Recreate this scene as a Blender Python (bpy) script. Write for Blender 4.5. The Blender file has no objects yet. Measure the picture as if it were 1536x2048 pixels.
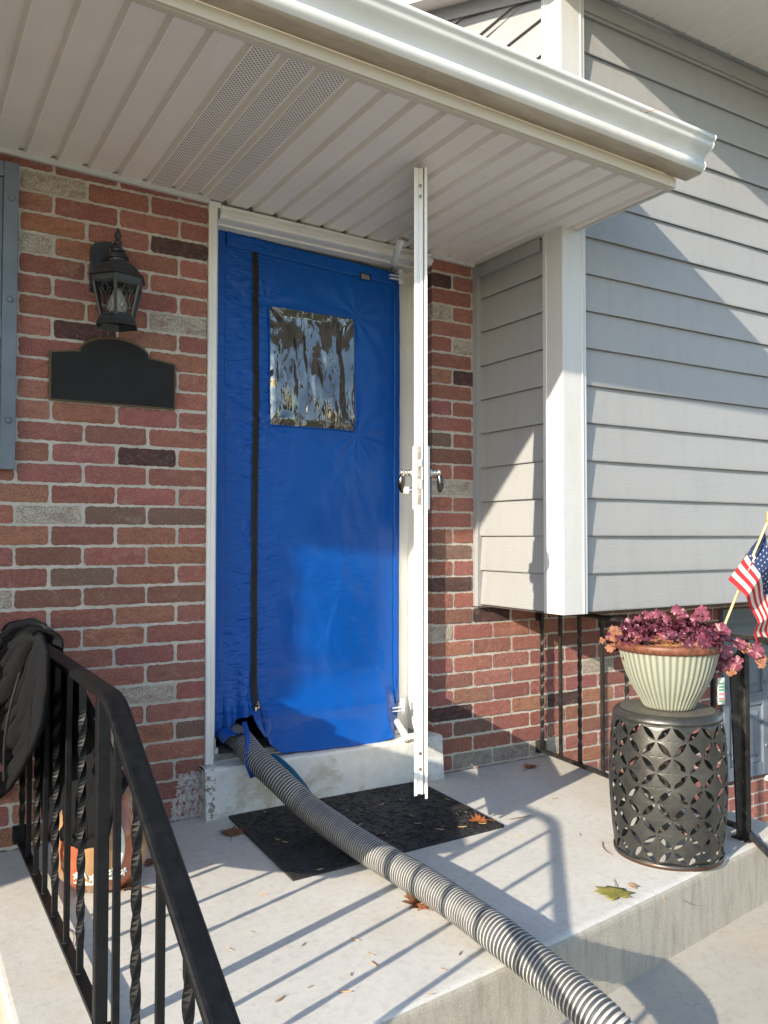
import bpy, math, random
from math import sin, cos, pi, radians, sqrt
from mathutils import Vector, Matrix, noise
random.seed(7)
scene = bpy.context.scene
COL = scene.collection

# ------------------------------------------------------------------ camera
YAW, PIT, ROL = radians(30.8733), radians(1.7278), radians(0.0573)
CAM = Vector((-1.0048, -2.9589, 1.0100))
F_PX = 1660.35
FW = Vector((sin(YAW)*cos(PIT), cos(YAW)*cos(PIT), sin(PIT)))
R0 = Vector((cos(YAW), -sin(YAW), 0)); U0 = R0.cross(FW)
RT = R0*cos(ROL)+U0*sin(ROL); UP = -R0*sin(ROL)+U0*cos(ROL)
cd = bpy.data.cameras.new('camera'); cam = bpy.data.objects.new('camera', cd); COL.objects.link(cam)
cd.sensor_fit = 'VERTICAL'; cd.sensor_height = 36.0; cd.lens = F_PX/2048*36.0
cd.clip_start = 0.05; cd.clip_end = 2000
m = Matrix((RT, UP, -FW)).transposed().to_4x4(); m.translation = CAM
cam.matrix_world = m
scene.camera = cam
def at(px, py, **k):
    """point on the plane x=, y= or z= seen at a pixel of the 1536x2048 photograph"""
    ax, v = list(k.items())[0]
    d = FW*F_PX + RT*(px-768) - UP*(py-1024)
    i = 'xyz'.index(ax); t = (v-CAM[i])/d[i]
    return CAM + d*t

# ------------------------------------------------------------------ world and sun
SUN_D = Vector((1.69, 0.590, -0.706)).normalized()       # direction the light travels
w = bpy.data.worlds.new('World'); scene.world = w; w.use_nodes = True
nt = w.node_tree; bg = nt.nodes['Background']
sky = nt.nodes.new('ShaderNodeTexSky'); sky.sky_type = 'NISHITA'; sky.sun_disc = False
sky.sun_elevation = math.asin(-SUN_D.z)
sky.sun_rotation = math.atan2(-SUN_D.x, -SUN_D.y)
sky.air_density = 1.0; sky.dust_density = 0.5; sky.ozone_density = 1.0
nt.links.new(sky.outputs[0], bg.inputs[0]); bg.inputs[1].default_value = 0.15
sd = bpy.data.lights.new('sun', 'SUN'); sun = bpy.data.objects.new('sun', sd); COL.objects.link(sun)
sd.energy = 3.7; sd.angle = radians(0.6); sd.color = (1.0, 0.885, 0.71)
sun.rotation_euler = SUN_D.to_track_quat('-Z', 'Y').to_euler()
vs = scene.view_settings
vs.view_transform = 'Standard'; vs.look = 'None'; vs.exposure = 1.25; vs.gamma = 1.0

# ------------------------------------------------------------------ helpers
def tag(o, label=None, cat=None, group=None, kind=None):
    if label: o['label'] = label
    if cat: o['category'] = cat
    if group: o['group'] = group
    if kind: o['kind'] = kind
    return o
def empty(name, loc=(0,0,0), rz=0, parent=None):
    o = bpy.data.objects.new(name, None); COL.objects.link(o)
    o.location = loc; o.rotation_euler = (0,0,rz); o.empty_display_size = 0.05
    if parent: o.parent = parent
    return o
class MB:
    def __init__(s): s.v=[]; s.f=[]; s.m=[]; s.sm=[]; s.c=[]; s.col=None
    def add(s, vs, fs, mi=0, smooth=False, col=None):
        b=len(s.v); s.v += [tuple(p) for p in vs]
        for f in fs:
            s.f.append(tuple(b+i for i in f)); s.m.append(mi); s.sm.append(smooth); s.c.append(col)
    def box(s, a, b, mi=0, col=None, skip=()):
        x0,y0,z0=a; x1,y1,z1=b
        vs=[(x0,y0,z0),(x1,y0,z0),(x1,y1,z0),(x0,y1,z0),(x0,y0,z1),(x1,y0,z1),(x1,y1,z1),(x0,y1,z1)]
        s.add(vs,[(0,3,2,1),(4,5,6,7),(0,1,5,4),(1,2,6,5),(2,3,7,6),(3,0,4,7)],mi,False,col)
    def hexa(s, base, top, mi=0):
        s.add(list(base)+list(top),[(0,3,2,1),(4,5,6,7),(0,1,5,4),(1,2,6,5),(2,3,7,6),(3,0,4,7)],mi)
    def prism(s, prof, p0, p1, ax=Vector((0,1,0)), ay=Vector((0,0,1)), mi=0, caps=True, closed=True, smooth=False):
        n=len(prof); p0=Vector(p0); p1=Vector(p1)
        vs=[p0+ax*a+ay*b for a,b in prof]+[p1+ax*a+ay*b for a,b in prof]
        fs=[(i,(i+1)%n,n+(i+1)%n,n+i) for i in range(n if closed else n-1)]
        s.add(vs,fs,mi,smooth)
        if caps and closed: s.add(vs,[tuple(range(n))[::-1],tuple(range(n,2*n))],mi)
    def tube(s, pts, r, seg=10, mi=0, smooth=True, caps=True):
        pts=[Vector(p) for p in pts]; n=len(pts)
        rs = r if isinstance(r,(list,tuple)) else [r]*n
        t=(pts[1]-pts[0]).normalized(); up=Vector((0,0,1)) if abs(t.z)<.9 else Vector((1,0,0))
        a=t.cross(up).normalized(); vs=[]
        for i,p in enumerate(pts):
            t=(pts[min(i+1,n-1)]-pts[max(i-1,0)]).normalized()
            a=(a-t*a.dot(t)).normalized(); b=t.cross(a)
            for k in range(seg):
                th=2*pi*k/seg; vs.append(p+(a*cos(th)+b*sin(th))*rs[i])
        fs=[(i*seg+k,i*seg+(k+1)%seg,(i+1)*seg+(k+1)%seg,(i+1)*seg+k) for i in range(n-1) for k in range(seg)]
        s.add(vs,fs,mi,smooth)
        if caps: s.add(vs,[tuple(range(seg))[::-1],tuple((n-1)*seg+k for k in range(seg))],mi)
    def lathe(s, prof, c=(0,0,0), seg=32, mi=0, smooth=True, rf=None, phase=0):
        vs=[]; n=len(prof)
        for j,(r,z) in enumerate(prof):
            for k in range(seg):
                th=2*pi*k/seg+phase; rr=r if rf is None else rf(r,z,th)
                vs.append((c[0]+rr*cos(th),c[1]+rr*sin(th),c[2]+z))
        fs=[(j*seg+k,j*seg+(k+1)%seg,(j+1)*seg+(k+1)%seg,(j+1)*seg+k) for j in range(n-1) for k in range(seg)]
        s.add(vs,fs,mi,smooth)
    def grid(s, nu, nv, fn, mi=0, smooth=True, keep=None):
        vs=[fn(i/nu,j/nv) for j in range(nv+1) for i in range(nu+1)]
        fs=[(j*(nu+1)+i,j*(nu+1)+i+1,(j+1)*(nu+1)+i+1,(j+1)*(nu+1)+i) for j in range(nv) for i in range(nu) if keep is None or keep((i+.5)/nu,(j+.5)/nv)]
        s.add(vs,fs,mi,smooth)
    def build(s, name, mats, parent=None, loc=None, rz=0, bevel=0, solid=0, weld=False, seg=2, off=-1):
        me=bpy.data.meshes.new(name); me.from_pydata([tuple(p) for p in s.v],[],s.f)
        mats = mats if isinstance(mats,(list,tuple)) else [mats]
        for mt in mats: me.materials.append(mt)
        me.polygons.foreach_set('material_index', s.m); me.polygons.foreach_set('use_smooth', s.sm)
        if any(c is not None for c in s.c):
            ca=me.color_attributes.new('Col','FLOAT_COLOR','CORNER'); i=0
            for p,c in zip(me.polygons,s.c):
                c = c or (1,1,1,1)
                for li in p.loop_indices: ca.data[li].color=c
        me.update()
        if weld:
            import bmesh
            bm=bmesh.new(); bm.from_mesh(me); bmesh.ops.remove_doubles(bm,verts=bm.verts,dist=1e-5); bmesh.ops.recalc_face_normals(bm,faces=bm.faces); bm.to_mesh(me); bm.free()
        o=bpy.data.objects.new(name,me); COL.objects.link(o)
        if parent: o.parent=parent
        if loc is not None: o.location=loc
        if rz: o.rotation_euler=(0,0,rz)
        if solid:
            md=o.modifiers.new('solid','SOLIDIFY'); md.thickness=solid; md.offset=off
        if bevel:
            md=o.modifiers.new('bevel','BEVEL'); md.width=bevel; md.segments=seg; md.limit_method='ANGLE'; md.angle_limit=radians(40)
        return o
def jit(a): return random.uniform(-a,a)

# ------------------------------------------------------------------ materials
class NT:
    def __init__(s,name):
        s.mat=bpy.data.materials.new(name); s.mat.use_nodes=True; s.t=s.mat.node_tree; s.b=s.t.nodes['Principled BSDF']
    def n(s,ty,**k):
        x=s.t.nodes.new(ty)
        for a,b in k.items():
            if a.startswith('i_'): x.inputs[a[2:].replace('_',' ')].default_value=b
            else: setattr(x,a,b)
        return x
    def l(s,a,b): s.t.links.new(a,b)
    def coord(s,scale=(1,1,1),rot=(0,0,0),loc=(0,0,0)):
        tc=s.n('ShaderNodeTexCoord'); mp=s.n('ShaderNodeMapping'); mp.inputs['Scale'].default_value=scale; mp.inputs['Rotation'].default_value=rot; mp.inputs['Location'].default_value=loc
        s.l(tc.outputs['Object'],mp.inputs['Vector']); return mp.outputs[0]
    def noise(s,v,scale,det=4,rough=.6,dist=0):
        x=s.n('ShaderNodeTexNoise'); x.inputs['Scale'].default_value=scale; x.inputs['Detail'].default_value=det; x.inputs['Roughness'].default_value=rough; x.inputs['Distortion'].default_value=dist
        s.l(v,x.inputs['Vector']); return x.outputs[0]
    def ramp(s,f,stops):
        x=s.n('ShaderNodeValToRGB'); e=x.color_ramp.elements
        while len(e)<len(stops): e.new(.5)
        for k,(p,c) in enumerate(stops):
            e[k].position=p; e[k].color=(c if isinstance(c,(tuple,list)) else (c,c,c))[:3]+(1,)  if not isinstance(c,(int,float)) else (c,c,c,1)
        s.l(f,x.inputs[0]); return x.outputs[0]
    def mix(s,f,a,b,mode='MIX'):
        x=s.n('ShaderNodeMix',data_type='RGBA',blend_type=mode)
        for sock,val in ((x.inputs[0],f),(x.inputs[6],a),(x.inputs[7],b)):
            if isinstance(val,(int,float)): sock.default_value=val
            elif isinstance(val,(tuple,list)): sock.default_value=tuple(val)[:3]+(1,)
            else: s.l(val,sock)
        return x.outputs[2]
    def math(s,op,a,b=0,c=None):
        x=s.n('ShaderNodeMath',operation=op)
        for k,val in enumerate((a,b,c)):
            if val is None: continue
            if isinstance(val,(int,float)): x.inputs[k].default_value=val
            else: s.l(val,x.inputs[k])
        return x.outputs[0]
    def bump(s,h,st=.3,d=.005,prev=None):
        x=s.n('ShaderNodeBump'); x.inputs['Strength'].default_value=st; x.inputs['Distance'].default_value=d
        s.l(h,x.inputs['Height'])
        if prev is not None: s.l(prev,x.inputs['Normal'])
        s.l(x.outputs[0],s.b.inputs['Normal']); return x.outputs[0]
    def base(s,c):
        if isinstance(c,(tuple,list)): s.b.inputs['Base Color'].default_value=tuple(c)[:3]+(1,)
        else: s.l(c,s.b.inputs['Base Color'])
        return s
    def rough(s,r):
        if isinstance(r,(int,float)): s.b.inputs['Roughness'].default_value=r
        else: s.l(r,s.b.inputs['Roughness'])
        return s
    def set(s,**k):
        for a,b in k.items(): s.b.inputs[a.replace('_',' ')].default_value=b
        return s
def plain(name,c,r=.5,metal=0,var=.08,scale=12,bump=0,bs=60,coat=0,dirt=None):
    t=NT(name); v=t.coord(); n=t.noise(v,scale,5)
    c2=tuple(x*(1-var*2) for x in c); c3=tuple(min(1,x*(1+var)) for x in c)
    colr=t.ramp(n,[(.3,c2),(.7,c3)])
    if dirt:
        d=t.noise(v,dirt[0],6,.7); f=t.ramp(d,[(dirt[1],0.0),(dirt[1]+.12,1.0)]); colr=t.mix(f,colr,dirt[2])
    t.base(colr); rr=t.ramp(n,[(.2,max(0,r-.08)),(.8,min(1,r+.1))]); t.rough(rr)
    t.set(Metallic=metal,Coat_Weight=coat)
    if bump: t.bump(t.noise(v,bs,5),bump,.003)
    return t.mat
def old_paint(t,c):
    v=t.coord(); sx=t.n('ShaderNodeSeparateXYZ'); t.l(v,sx.inputs[0]); nn=t.noise(v,22,6,.8)
    a=t.math('GREATER_THAN',t.math('ADD',sx.outputs[0],t.math('MULTIPLY',nn,.16)),-.02); b_=t.math('LESS_THAN',sx.outputs[0],.0); z_=t.math('LESS_THAN',t.math('ADD',sx.outputs[2],t.math('MULTIPLY',nn,.08)),.20)
    m_=t.math('MULTIPLY',t.math('MULTIPLY',a,b_),t.math('MULTIPLY',z_,t.ramp(t.noise(v,60,5,.8),[(.44,0.0),(.5,.85)])))
    return t.mix(m_,c,(.66,.67,.66))
# brick faces: colour per brick from the mesh attribute, alpha = speckle amount
t=NT('brick_clay'); v=t.coord(); ca=t.n('ShaderNodeAttribute',attribute_name='Col')
n1=t.noise(v,26,6,.7); n2=t.noise(v,170,4,.7); vo=t.n('ShaderNodeTexVoronoi'); vo.inputs['Scale'].default_value=330; t.l(v,vo.inputs['Vector'])
vw=t.coord(scale=(1,1,.25)); n4=t.noise(vw,230,3,.6)
c=t.mix(t.ramp(n1,[(.3,.0),(.75,1.0)]),t.mix(.6,ca.outputs[0],(.62,.58,.55),'MULTIPLY'),ca.outputs[0])
c=t.mix(t.math('MULTIPLY',t.ramp(n2,[(.42,1.0),(.55,0.0)]),.4),c,(.05,.03,.028))
sp=t.math('MULTIPLY',t.ramp(t.noise(v,120,5,.8),[(.38,1.0),(.46,0.0)]),ca.outputs['Alpha'])
c=t.mix(sp,c,(.07,.06,.05))
c=t.mix(t.math('MULTIPLY',t.ramp(n4,[(.62,0.0),(.72,1.0)]),.22),c,(.75,.6,.52))
c=t.mix(t.math('MULTIPLY',t.ramp(t.noise(v,9,6,.85),[(.56,0.0),(.72,1.0)]),.42),c,(.56,.49,.41))
c=t.mix(t.math('MULTIPLY',t.ramp(t.noise(v,3.1,6,.8),[(.56,0.0),(.70,1.0)]),.3),c,(.12,.07,.05))
fl=t.noise(t.coord(scale=(1,1,2.2)),13,5,.75,1.5); c=t.mix(t.math('MULTIPLY',t.ramp(fl,[(.46,0.0),(.66,1.0)]),.6),c,(.22,.085,.07))
c=t.mix(t.math('MULTIPLY',t.ramp(t.noise(v,75,4,.8),[(.60,0.0),(.68,1.0)]),.35),c,(.62,.35,.27))
t.base(old_paint(t,c)); t.rough(.9); t.bump(t.math('ADD',n2,t.math('ADD',t.math('MULTIPLY',n1,.7),t.math('MULTIPLY',n4,.6))),.9,.008); BRICK=t.mat
t=NT('mortar'); v=t.coord(); n=t.noise(v,60,6,.7)
t.base(old_paint(t,t.mix(t.math('MULTIPLY',t.ramp(t.noise(v,5,5),[(.45,0.0),(.65,1.0)]),.6),t.ramp(n,[(.25,(.46,.42,.365)),(.7,(.63,.585,.52))]),(.38,.34,.29))))
t.rough(.95); t.bump(t.noise(v,240,5,.7),.9,.004); MORTAR=t.mat
def concrete(name,c,dark,stain):
    t=NT(name); v=t.coord(); a=t.noise(v,2.2,6,.65); b=t.noise(v,38,6,.7); g=t.noise(v,420,3,.7)
    col=t.ramp(a,[(.3,tuple(x*.86 for x in c)),(.7,c)])
    col=t.mix(t.math('MULTIPLY',t.ramp(b,[(.48,0.0),(.7,1.0)]),.35),col,dark)
    col=t.mix(t.math('MULTIPLY',t.ramp(t.noise(v,.9,5,.7),[(.5,0.0),(.68,1.0)]),stain),col,(.46,.37,.24))
    col=t.mix(t.math('MULTIPLY',t.ramp(g,[(.36,1.0),(.44,0.0)]),.5),col,dark)
    col=t.mix(t.math('MULTIPLY',t.ramp(t.noise(v,4.5,6,.75,1.5),[(.56,0.0),(.60,.5),(.64,0.0)]),.22),col,dark)
    col=t.mix(t.math('MULTIPLY',t.ramp(t.noise(v,17,3,.8),[(.68,0.0),(.71,1.0)]),.45),col,(.26,.23,.19))
    vc=t.n('ShaderNodeTexVoronoi'); vc.inputs['Scale'].default_value=75; t.l(v,vc.inputs['Vector']); pit=t.math('MULTIPLY',t.math('LESS_THAN',vc.outputs[0],.13),t.ramp(b,[(.45,0.0),(.55,1.0)])); col=t.mix(t.math('MULTIPLY',pit,.6),col,dark)
    t.base(col); t.rough(.88); t.bump(t.math('ADD',g,t.math('MULTIPLY',b,.6)),.35,.003)
    return t.mat
CONC=concrete('porch_concrete',(.62,.61,.58),(.30,.29,.27),.4)
# riser: sandy streaks
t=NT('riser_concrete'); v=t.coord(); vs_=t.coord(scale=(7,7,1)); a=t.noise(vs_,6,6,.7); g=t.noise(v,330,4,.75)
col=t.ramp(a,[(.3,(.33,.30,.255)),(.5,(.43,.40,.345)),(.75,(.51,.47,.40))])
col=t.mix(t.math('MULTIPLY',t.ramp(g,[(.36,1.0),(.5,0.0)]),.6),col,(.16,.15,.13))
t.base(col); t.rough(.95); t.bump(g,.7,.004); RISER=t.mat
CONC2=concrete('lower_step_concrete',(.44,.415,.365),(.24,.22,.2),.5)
# painted door step, worn
t=NT('painted_step'); v=t.coord(); a=t.noise(v,7,7,.72,.6); b=t.noise(v,26,6,.7)
col=t.ramp(b,[(.3,(.60,.61,.60)),(.7,(.72,.72,.70))])
col=t.mix(t.ramp(a,[(.5,0.0),(.62,.75)]),col,(.42,.38,.31))
col=t.mix(t.ramp(t.noise(v,15,6,.8,1.5),[(.63,0.0),(.67,.8)]),col,(.25,.23,.2))
sx=t.n('ShaderNodeSeparateXYZ'); t.l(v,sx.inputs[0])
edge=t.math('LESS_THAN',t.math('ADD',sx.outputs[0],t.math('MULTIPLY',b,.06)),.045)
chip=t.math('MULTIPLY',edge,t.ramp(t.noise(v,30,5,.8),[(.5,0.0),(.55,1.0)])); col=t.mix(chip,col,(.2,.17,.14))
t.base(col); t.rough(.7); t.bump(t.math('ADD',b,a),.45,.006); STEP=t.mat
def vinyl(name,c,r=.42,grain=True,var=.04):
    t=NT(name); v=t.coord(); a=t.noise(v,1.7,5,.6); gv=t.coord(scale=(1.2,1.2,26)); g=t.noise(gv,9,4,.6)
    col=t.ramp(a,[(.3,tuple(x*(1-var*1.6) for x in c)),(.7,c)])
    col=t.mix(t.math('MULTIPLY',t.ramp(t.noise(v,70,3,.8),[(.72,0.0),(.76,1.0)]),.25),col,(.25,.22,.18))
    sv_=t.coord(scale=(5,5,.5)); st_=t.noise(sv_,4,5,.7); col=t.mix(t.math('MULTIPLY',t.ramp(st_,[(.5,0.0),(.75,1.0)]),.22),col,tuple(x*.62 for x in c[:2])+(c[2]*.52,))
    t.base(col); t.rough(t.ramp(g,[(.3,r-.05),(.7,r+.1)]))
    t.bump(t.math('ADD',t.math('MULTIPLY',g,.45),t.math('MULTIPLY',a,2.4)),.3,.012)
    return t.mat
SIDING=vinyl('grey_vinyl_siding',(.335,.337,.342)); TRIMG=vinyl('grey_vinyl_trim',(.33,.33,.335))
TRIMW=vinyl('white_vinyl_trim',(.60,.60,.595),.35)
t=NT('soffit_vinyl'); v=t.coord(); a=t.noise(v,2.4,6,.65)
col=t.ramp(a,[(.3,(.80,.735,.68)),(.7,(.87,.81,.755))])
col=t.mix(t.math('MULTIPLY',t.ramp(t.noise(v,120,2,.8),[(.70,0.0),(.73,1.0)]),.5),col,(.22,.16,.12))
t.base(col); t.rough(.42); t.bump(a,.15,.01); SOFFIT=t.mat
# perforated soffit: staggered round holes
t=NT('perforated_soffit'); v=t.coord(); sx=t.n('ShaderNodeSeparateXYZ'); t.l(v,sx.inputs[0])
P_=.0135
def cell(ox,oy):
    fx=t.math('SUBTRACT',t.math('FRACT',t.math('ADD',t.math('DIVIDE',sx.outputs[0],P_),ox+100)),.5)
    fy=t.math('SUBTRACT',t.math('FRACT',t.math('ADD',t.math('DIVIDE',sx.outputs[1],P_),oy+100)),.5)
    d=t.math('SQRT',t.math('ADD',t.math('MULTIPLY',fx,fx),t.math('MULTIPLY',fy,fy)))
    return t.math('LESS_THAN',d,.2)
hole=t.math('MAXIMUM',cell(0,0),cell(.5,.5))
a=t.noise(v,2.4,6,.65); t.base(t.mix(hole,t.ramp(a,[(.3,(.80,.735,.68)),(.7,(.87,.81,.755))]),(.02,.018,.016))); t.rough(.45)
t.bump(t.math('MULTIPLY',hole,-1),.5,.003); PERF=t.mat
t=NT('gutter_white'); v=t.coord(scale=(.35,1,1)); a=t.noise(v,6,6,.7)
col=t.ramp(t.noise(t.coord(),3,4),[(.3,(.66,.66,.63)),(.7,(.76,.76,.74))])
col=t.mix(t.ramp(a,[(.52,0.0),(.75,.5)]),col,(.46,.40,.30)); t.base(col); t.rough(.35); GUTTER=t.mat
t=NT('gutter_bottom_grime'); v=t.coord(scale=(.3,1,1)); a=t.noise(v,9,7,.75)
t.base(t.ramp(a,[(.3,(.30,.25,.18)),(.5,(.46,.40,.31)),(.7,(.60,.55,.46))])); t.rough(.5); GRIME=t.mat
t=NT('fascia_stained'); v=t.coord(); n=t.noise(v,90,5,.8); sx=t.n('ShaderNodeSeparateXYZ'); t.l(v,sx.inputs[0])
hz=t.math('ADD',t.math('MULTIPLY',t.math('SUBTRACT',t.math('ADD',sx.outputs[2],t.math('MULTIPLY',sx.outputs[0],.029)),2.235),28),t.math('MULTIPLY',n,.9))
col=t.mix(t.ramp(hz,[(.8,0.0),(1.9,.6)]),t.ramp(t.noise(v,3,4),[(.3,(.62,.60,.56)),(.7,(.72,.70,.66))]),(.56,.48,.36)); t.base(col); t.rough(.42); FASCIA=t.mat
WHITE=plain('white_painted_metal',(.78,.78,.77),.32,var=.03,scale=5,coat=.2,dirt=(9,.66,(.45,.42,.36)))
JAMB=plain('white_jamb_paint',(.74,.73,.70),.4,var=.04,scale=6,dirt=(6,.66,(.5,.46,.38)))
SHUTTER=plain('blue_grey_shutter',(.15,.18,.22),.5,var=.1,scale=7,bump=.15,bs=30)
IRON=plain('black_painted_iron',(.005,.0055,.007),.5,var=.25,scale=40,bump=.2,bs=90,coat=.0,dirt=(34,.72,(.11,.085,.065)))
IRONW=plain('weathered_black_iron',(.028,.026,.025),.38,var=.35,scale=30,bump=.5,bs=120,dirt=(25,.62,(.12,.095,.07)))
for m_ in (IRON,IRONW): m_.node_tree.nodes['Principled BSDF'].inputs['Specular IOR Level'].default_value=.28
CHROME=plain('satin_nickel',(.62,.58,.53),.2,metal=1,var=.1,scale=60)
STEEL=plain('tarnished_plate',(.34,.30,.26),.35,metal=.9,var=.25,scale=70)
BLACKM=plain('black_lantern_metal',(.02,.024,.027),.42,var=.3,scale=25,bump=.2,bs=80,coat=.1)
DARK=plain('dark_interior',(.012,.011,.01),.9)
RUBBER=plain('black_rubber',(.014,.014,.015),.75,var=.2,scale=40)
STEELT=plain('threshold_aluminium',(.42,.42,.41),.35,metal=.8,var=.15,scale=40)
SHINGLE=plain('roof_shingle',(.09,.085,.08),.95,var=.4,scale=90,bump=.9,bs=160)
# blue vinyl barrier
t=NT('blue_vinyl_sheet'); v=t.coord(); d=t.coord(scale=(1,1,.55),rot=(0,.55,0))
n1=t.noise(d,8,2,.5,.7); n3=t.noise(t.coord(scale=(.55,1,1.5),rot=(0,-.6,0)),26,2,.5,1.0)
sx=t.n('ShaderNodeSeparateXYZ'); t.l(v,sx.inputs[0])
near=t.ramp(t.math('ABSOLUTE',t.math('SUBTRACT',sx.outputs[0],.21)),[(.02,1.0),(.17,.10)])
t.base(t.ramp(t.noise(v,2,4),[(.3,(.0,.064,.31)),(.7,(.0,.082,.38))]))
t.rough(.27); t.set(Specular_IOR_Level=.3,Coat_Weight=.04,Coat_Roughness=.1)
h=t.math('ADD',t.math('MULTIPLY',n1,.8),t.math('MULTIPLY',t.math('MULTIPLY',n3,near),1.5))
t.bump(h,.5,.02); BLUE=t.mat
t=NT('blue_strap'); v=t.coord(); t.base((.003,.06,.30)); t.rough(.4); t.bump(t.noise(v,40,3),.2,.004); BLUES=t.mat
ZIP=plain('black_zip_tape',(.008,.008,.009),.6,var=.2,scale=80,bump=.3,bs=300)
t=NT('clear_vinyl_window'); v=t.coord(scale=(1.3,1,.42)); n1=t.noise(v,8,1,.5,1.2); n2=t.noise(v,22,2,.5,1.0)
t.base((.018,.016,.014)); t.rough(.035); t.set(IOR=1.9,Specular_IOR_Level=.55,Coat_Weight=1.0,Coat_Roughness=.015,Coat_IOR=1.7)
t.bump(t.math('ADD',n1,t.math('MULTIPLY',n2,.3)),.3,.03); PVC=t.mat
for nd in list(t.t.nodes):
    if nd.type=='BUMP': t.l(nd.outputs[0],t.b.inputs['Coat Normal'])
# hose
t=NT('hose_ridge'); v=t.coord(); t.base(t.ramp(t.noise(v,14,5,.7),[(.32,(.32,.31,.29)),(.5,(.45,.435,.40)),(.68,(.54,.52,.48))])); t.rough(.45); t.bump(t.noise(v,150,3),.2,.002); HR=t.mat
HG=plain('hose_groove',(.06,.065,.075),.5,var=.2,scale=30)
# mat
t=NT('rubber_mat'); v=t.coord(); vo=t.n('ShaderNodeTexVoronoi'); vo.inputs['Scale'].default_value=95; t.l(v,vo.inputs['Vector'])
n=t.noise(v,70,5,.75); wv=t.n('ShaderNodeTexVoronoi'); wv.inputs['Scale'].default_value=28; wv.distance='CHEBYCHEV'; t.l(v,wv.inputs['Vector'])
t.base(t.ramp(n,[(.3,(.006,.006,.007)),(.72,(.028,.028,.03))])); t.rough(.65); t.bump(t.math('ADD',t.math('MULTIPLY',wv.outputs[0],1.2),t.math('ADD',vo.outputs[0],n)),1.0,.006); MAT=t.mat
# stool, pot
t=NT('gunmetal_stool'); v=t.coord(); n=t.noise(v,7,6,.7); n2=t.noise(v,40,5,.7)
col=t.ramp(n,[(.35,(.05,.05,.049)),(.7,(.115,.112,.104))]); sx=t.n('ShaderNodeSeparateXYZ'); t.l(v,sx.inputs[0])
rust=t.ramp(t.math('ADD',t.math('MULTIPLY',sx.outputs[2],-45),t.math('MULTIPLY',n2,1.5)),[(.35,0.0),(.55,.8)])
col=t.mix(rust,col,(.13,.055,.03)); t.base(col); t.rough(t.ramp(n2,[(.3,.34),(.7,.5)])); t.set(Metallic=.7); t.bump(n2,.12,.003); STOOL=t.mat
t=NT('stool_top_worn'); v=t.coord(); n=t.noise(v,60,6,.75)
t.base(t.ramp(n,[(.35,(.09,.088,.08)),(.65,(.20,.18,.145))])); t.rough(.5); t.set(Metallic=.4); t.bump(n,.2,.003); STOOLT=t.mat
t=NT('sage_green_glaze'); v=t.coord(); n=t.noise(v,9,5); n2=t.noise(v,160,3,.8)
at_=t.n('ShaderNodeAttribute',attribute_name='Col')
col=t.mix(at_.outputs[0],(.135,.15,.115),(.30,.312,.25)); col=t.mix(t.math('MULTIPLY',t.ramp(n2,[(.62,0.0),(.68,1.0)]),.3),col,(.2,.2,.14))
t.base(col); t.rough(.38); t.bump(n2,.15,.002); POT=t.mat
RIM=plain('brown_rim_glaze',(.16,.055,.028),.45,var=.35,scale=60,bump=.25,bs=150)
t=NT('mulch'); v=t.coord(); n=t.noise(v,120,5,.8); t.base(t.ramp(n,[(.3,(.09,.03,.012)),(.5,(.36,.15,.05)),(.7,(.62,.40,.18))])); t.rough(.9); t.bump(n,.9,.01); MULCH=t.mat
def leafmat(name,a,b,r=.45):
    t=NT(name); v=t.coord(); n=t.noise(v,30,5,.7); t.base(t.ramp(n,[(.3,a),(.7,b)])); t.rough(r); t.bump(t.noise(v,150,3),.3,.002)
    tr=t.n('ShaderNodeBsdfTranslucent'); tr.inputs[0].default_value=tuple(b)+(1,); mx=t.n('ShaderNodeMixShader'); mx.inputs[0].default_value=.15
    out=[x for x in t.t.nodes if x.type=='OUTPUT_MATERIAL'][0]; t.l(t.b.outputs[0],mx.inputs[1]); t.l(tr.outputs[0],mx.inputs[2]); t.l(mx.outputs[0],out.inputs[0]); return t.mat
HEU=leafmat('burgundy_leaf',(.042,.010,.020),(.17,.04,.07),.35); HEU2=leafmat('magenta_leaf',(.12,.03,.05),(.29,.08,.12),.35)
DRY=leafmat('dry_orange_leaf',(.16,.06,.035),(.36,.165,.09),.7); OAK=leafmat('brown_oak_leaf',(.15,.055,.025),(.34,.14,.06),.6)
OAK2=leafmat('rust_leaf',(.24,.07,.02),(.42,.16,.05),.6); YEL=leafmat('yellow_green_leaf',(.20,.19,.045),(.34,.30,.08),.55)
HUSK=leafmat('tan_husk',(.34,.20,.10),(.58,.42,.24),.8)
WOOD=plain('pale_dowel',(.62,.46,.24),.5,var=.1,scale=30); GOLD=plain('gold_finial',(.65,.42,.1),.4,metal=.6)
def cloth(name,c):
    t=NT(name); t.base(c); t.rough(.8); t.bump(t.noise(t.coord(),400,2),.15,.001)
    tr=t.n('ShaderNodeBsdfTranslucent'); tr.inputs[0].default_value=tuple(c)+(1,); mx=t.n('ShaderNodeMixShader'); mx.inputs[0].default_value=.4
    out=[x for x in t.t.nodes if x.type=='OUTPUT_MATERIAL'][0]; t.l(t.b.outputs[0],mx.inputs[1]); t.l(tr.outputs[0],mx.inputs[2]); t.l(mx.outputs[0],out.inputs[0]); return t.mat
FR=cloth('flag_red',(.62,.035,.05)); FWt=cloth('flag_white',(.78,.74,.66)); FB=cloth('flag_navy',(.03,.06,.17))
t=NT('black_jacket'); v=t.coord(); n=t.noise(v,500,2); t.base((.002,.0027,.0045)); t.rough(.85); t.set(Specular_IOR_Level=.25); t.bump(t.math('ADD',t.noise(v,14,4,.6,1.0),t.math('MULTIPLY',n,.05)),.35,.02); JACK=t.mat
JACK2=plain('jacket_trim',(.02,.021,.024),.55,var=.2,scale=60)
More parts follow.
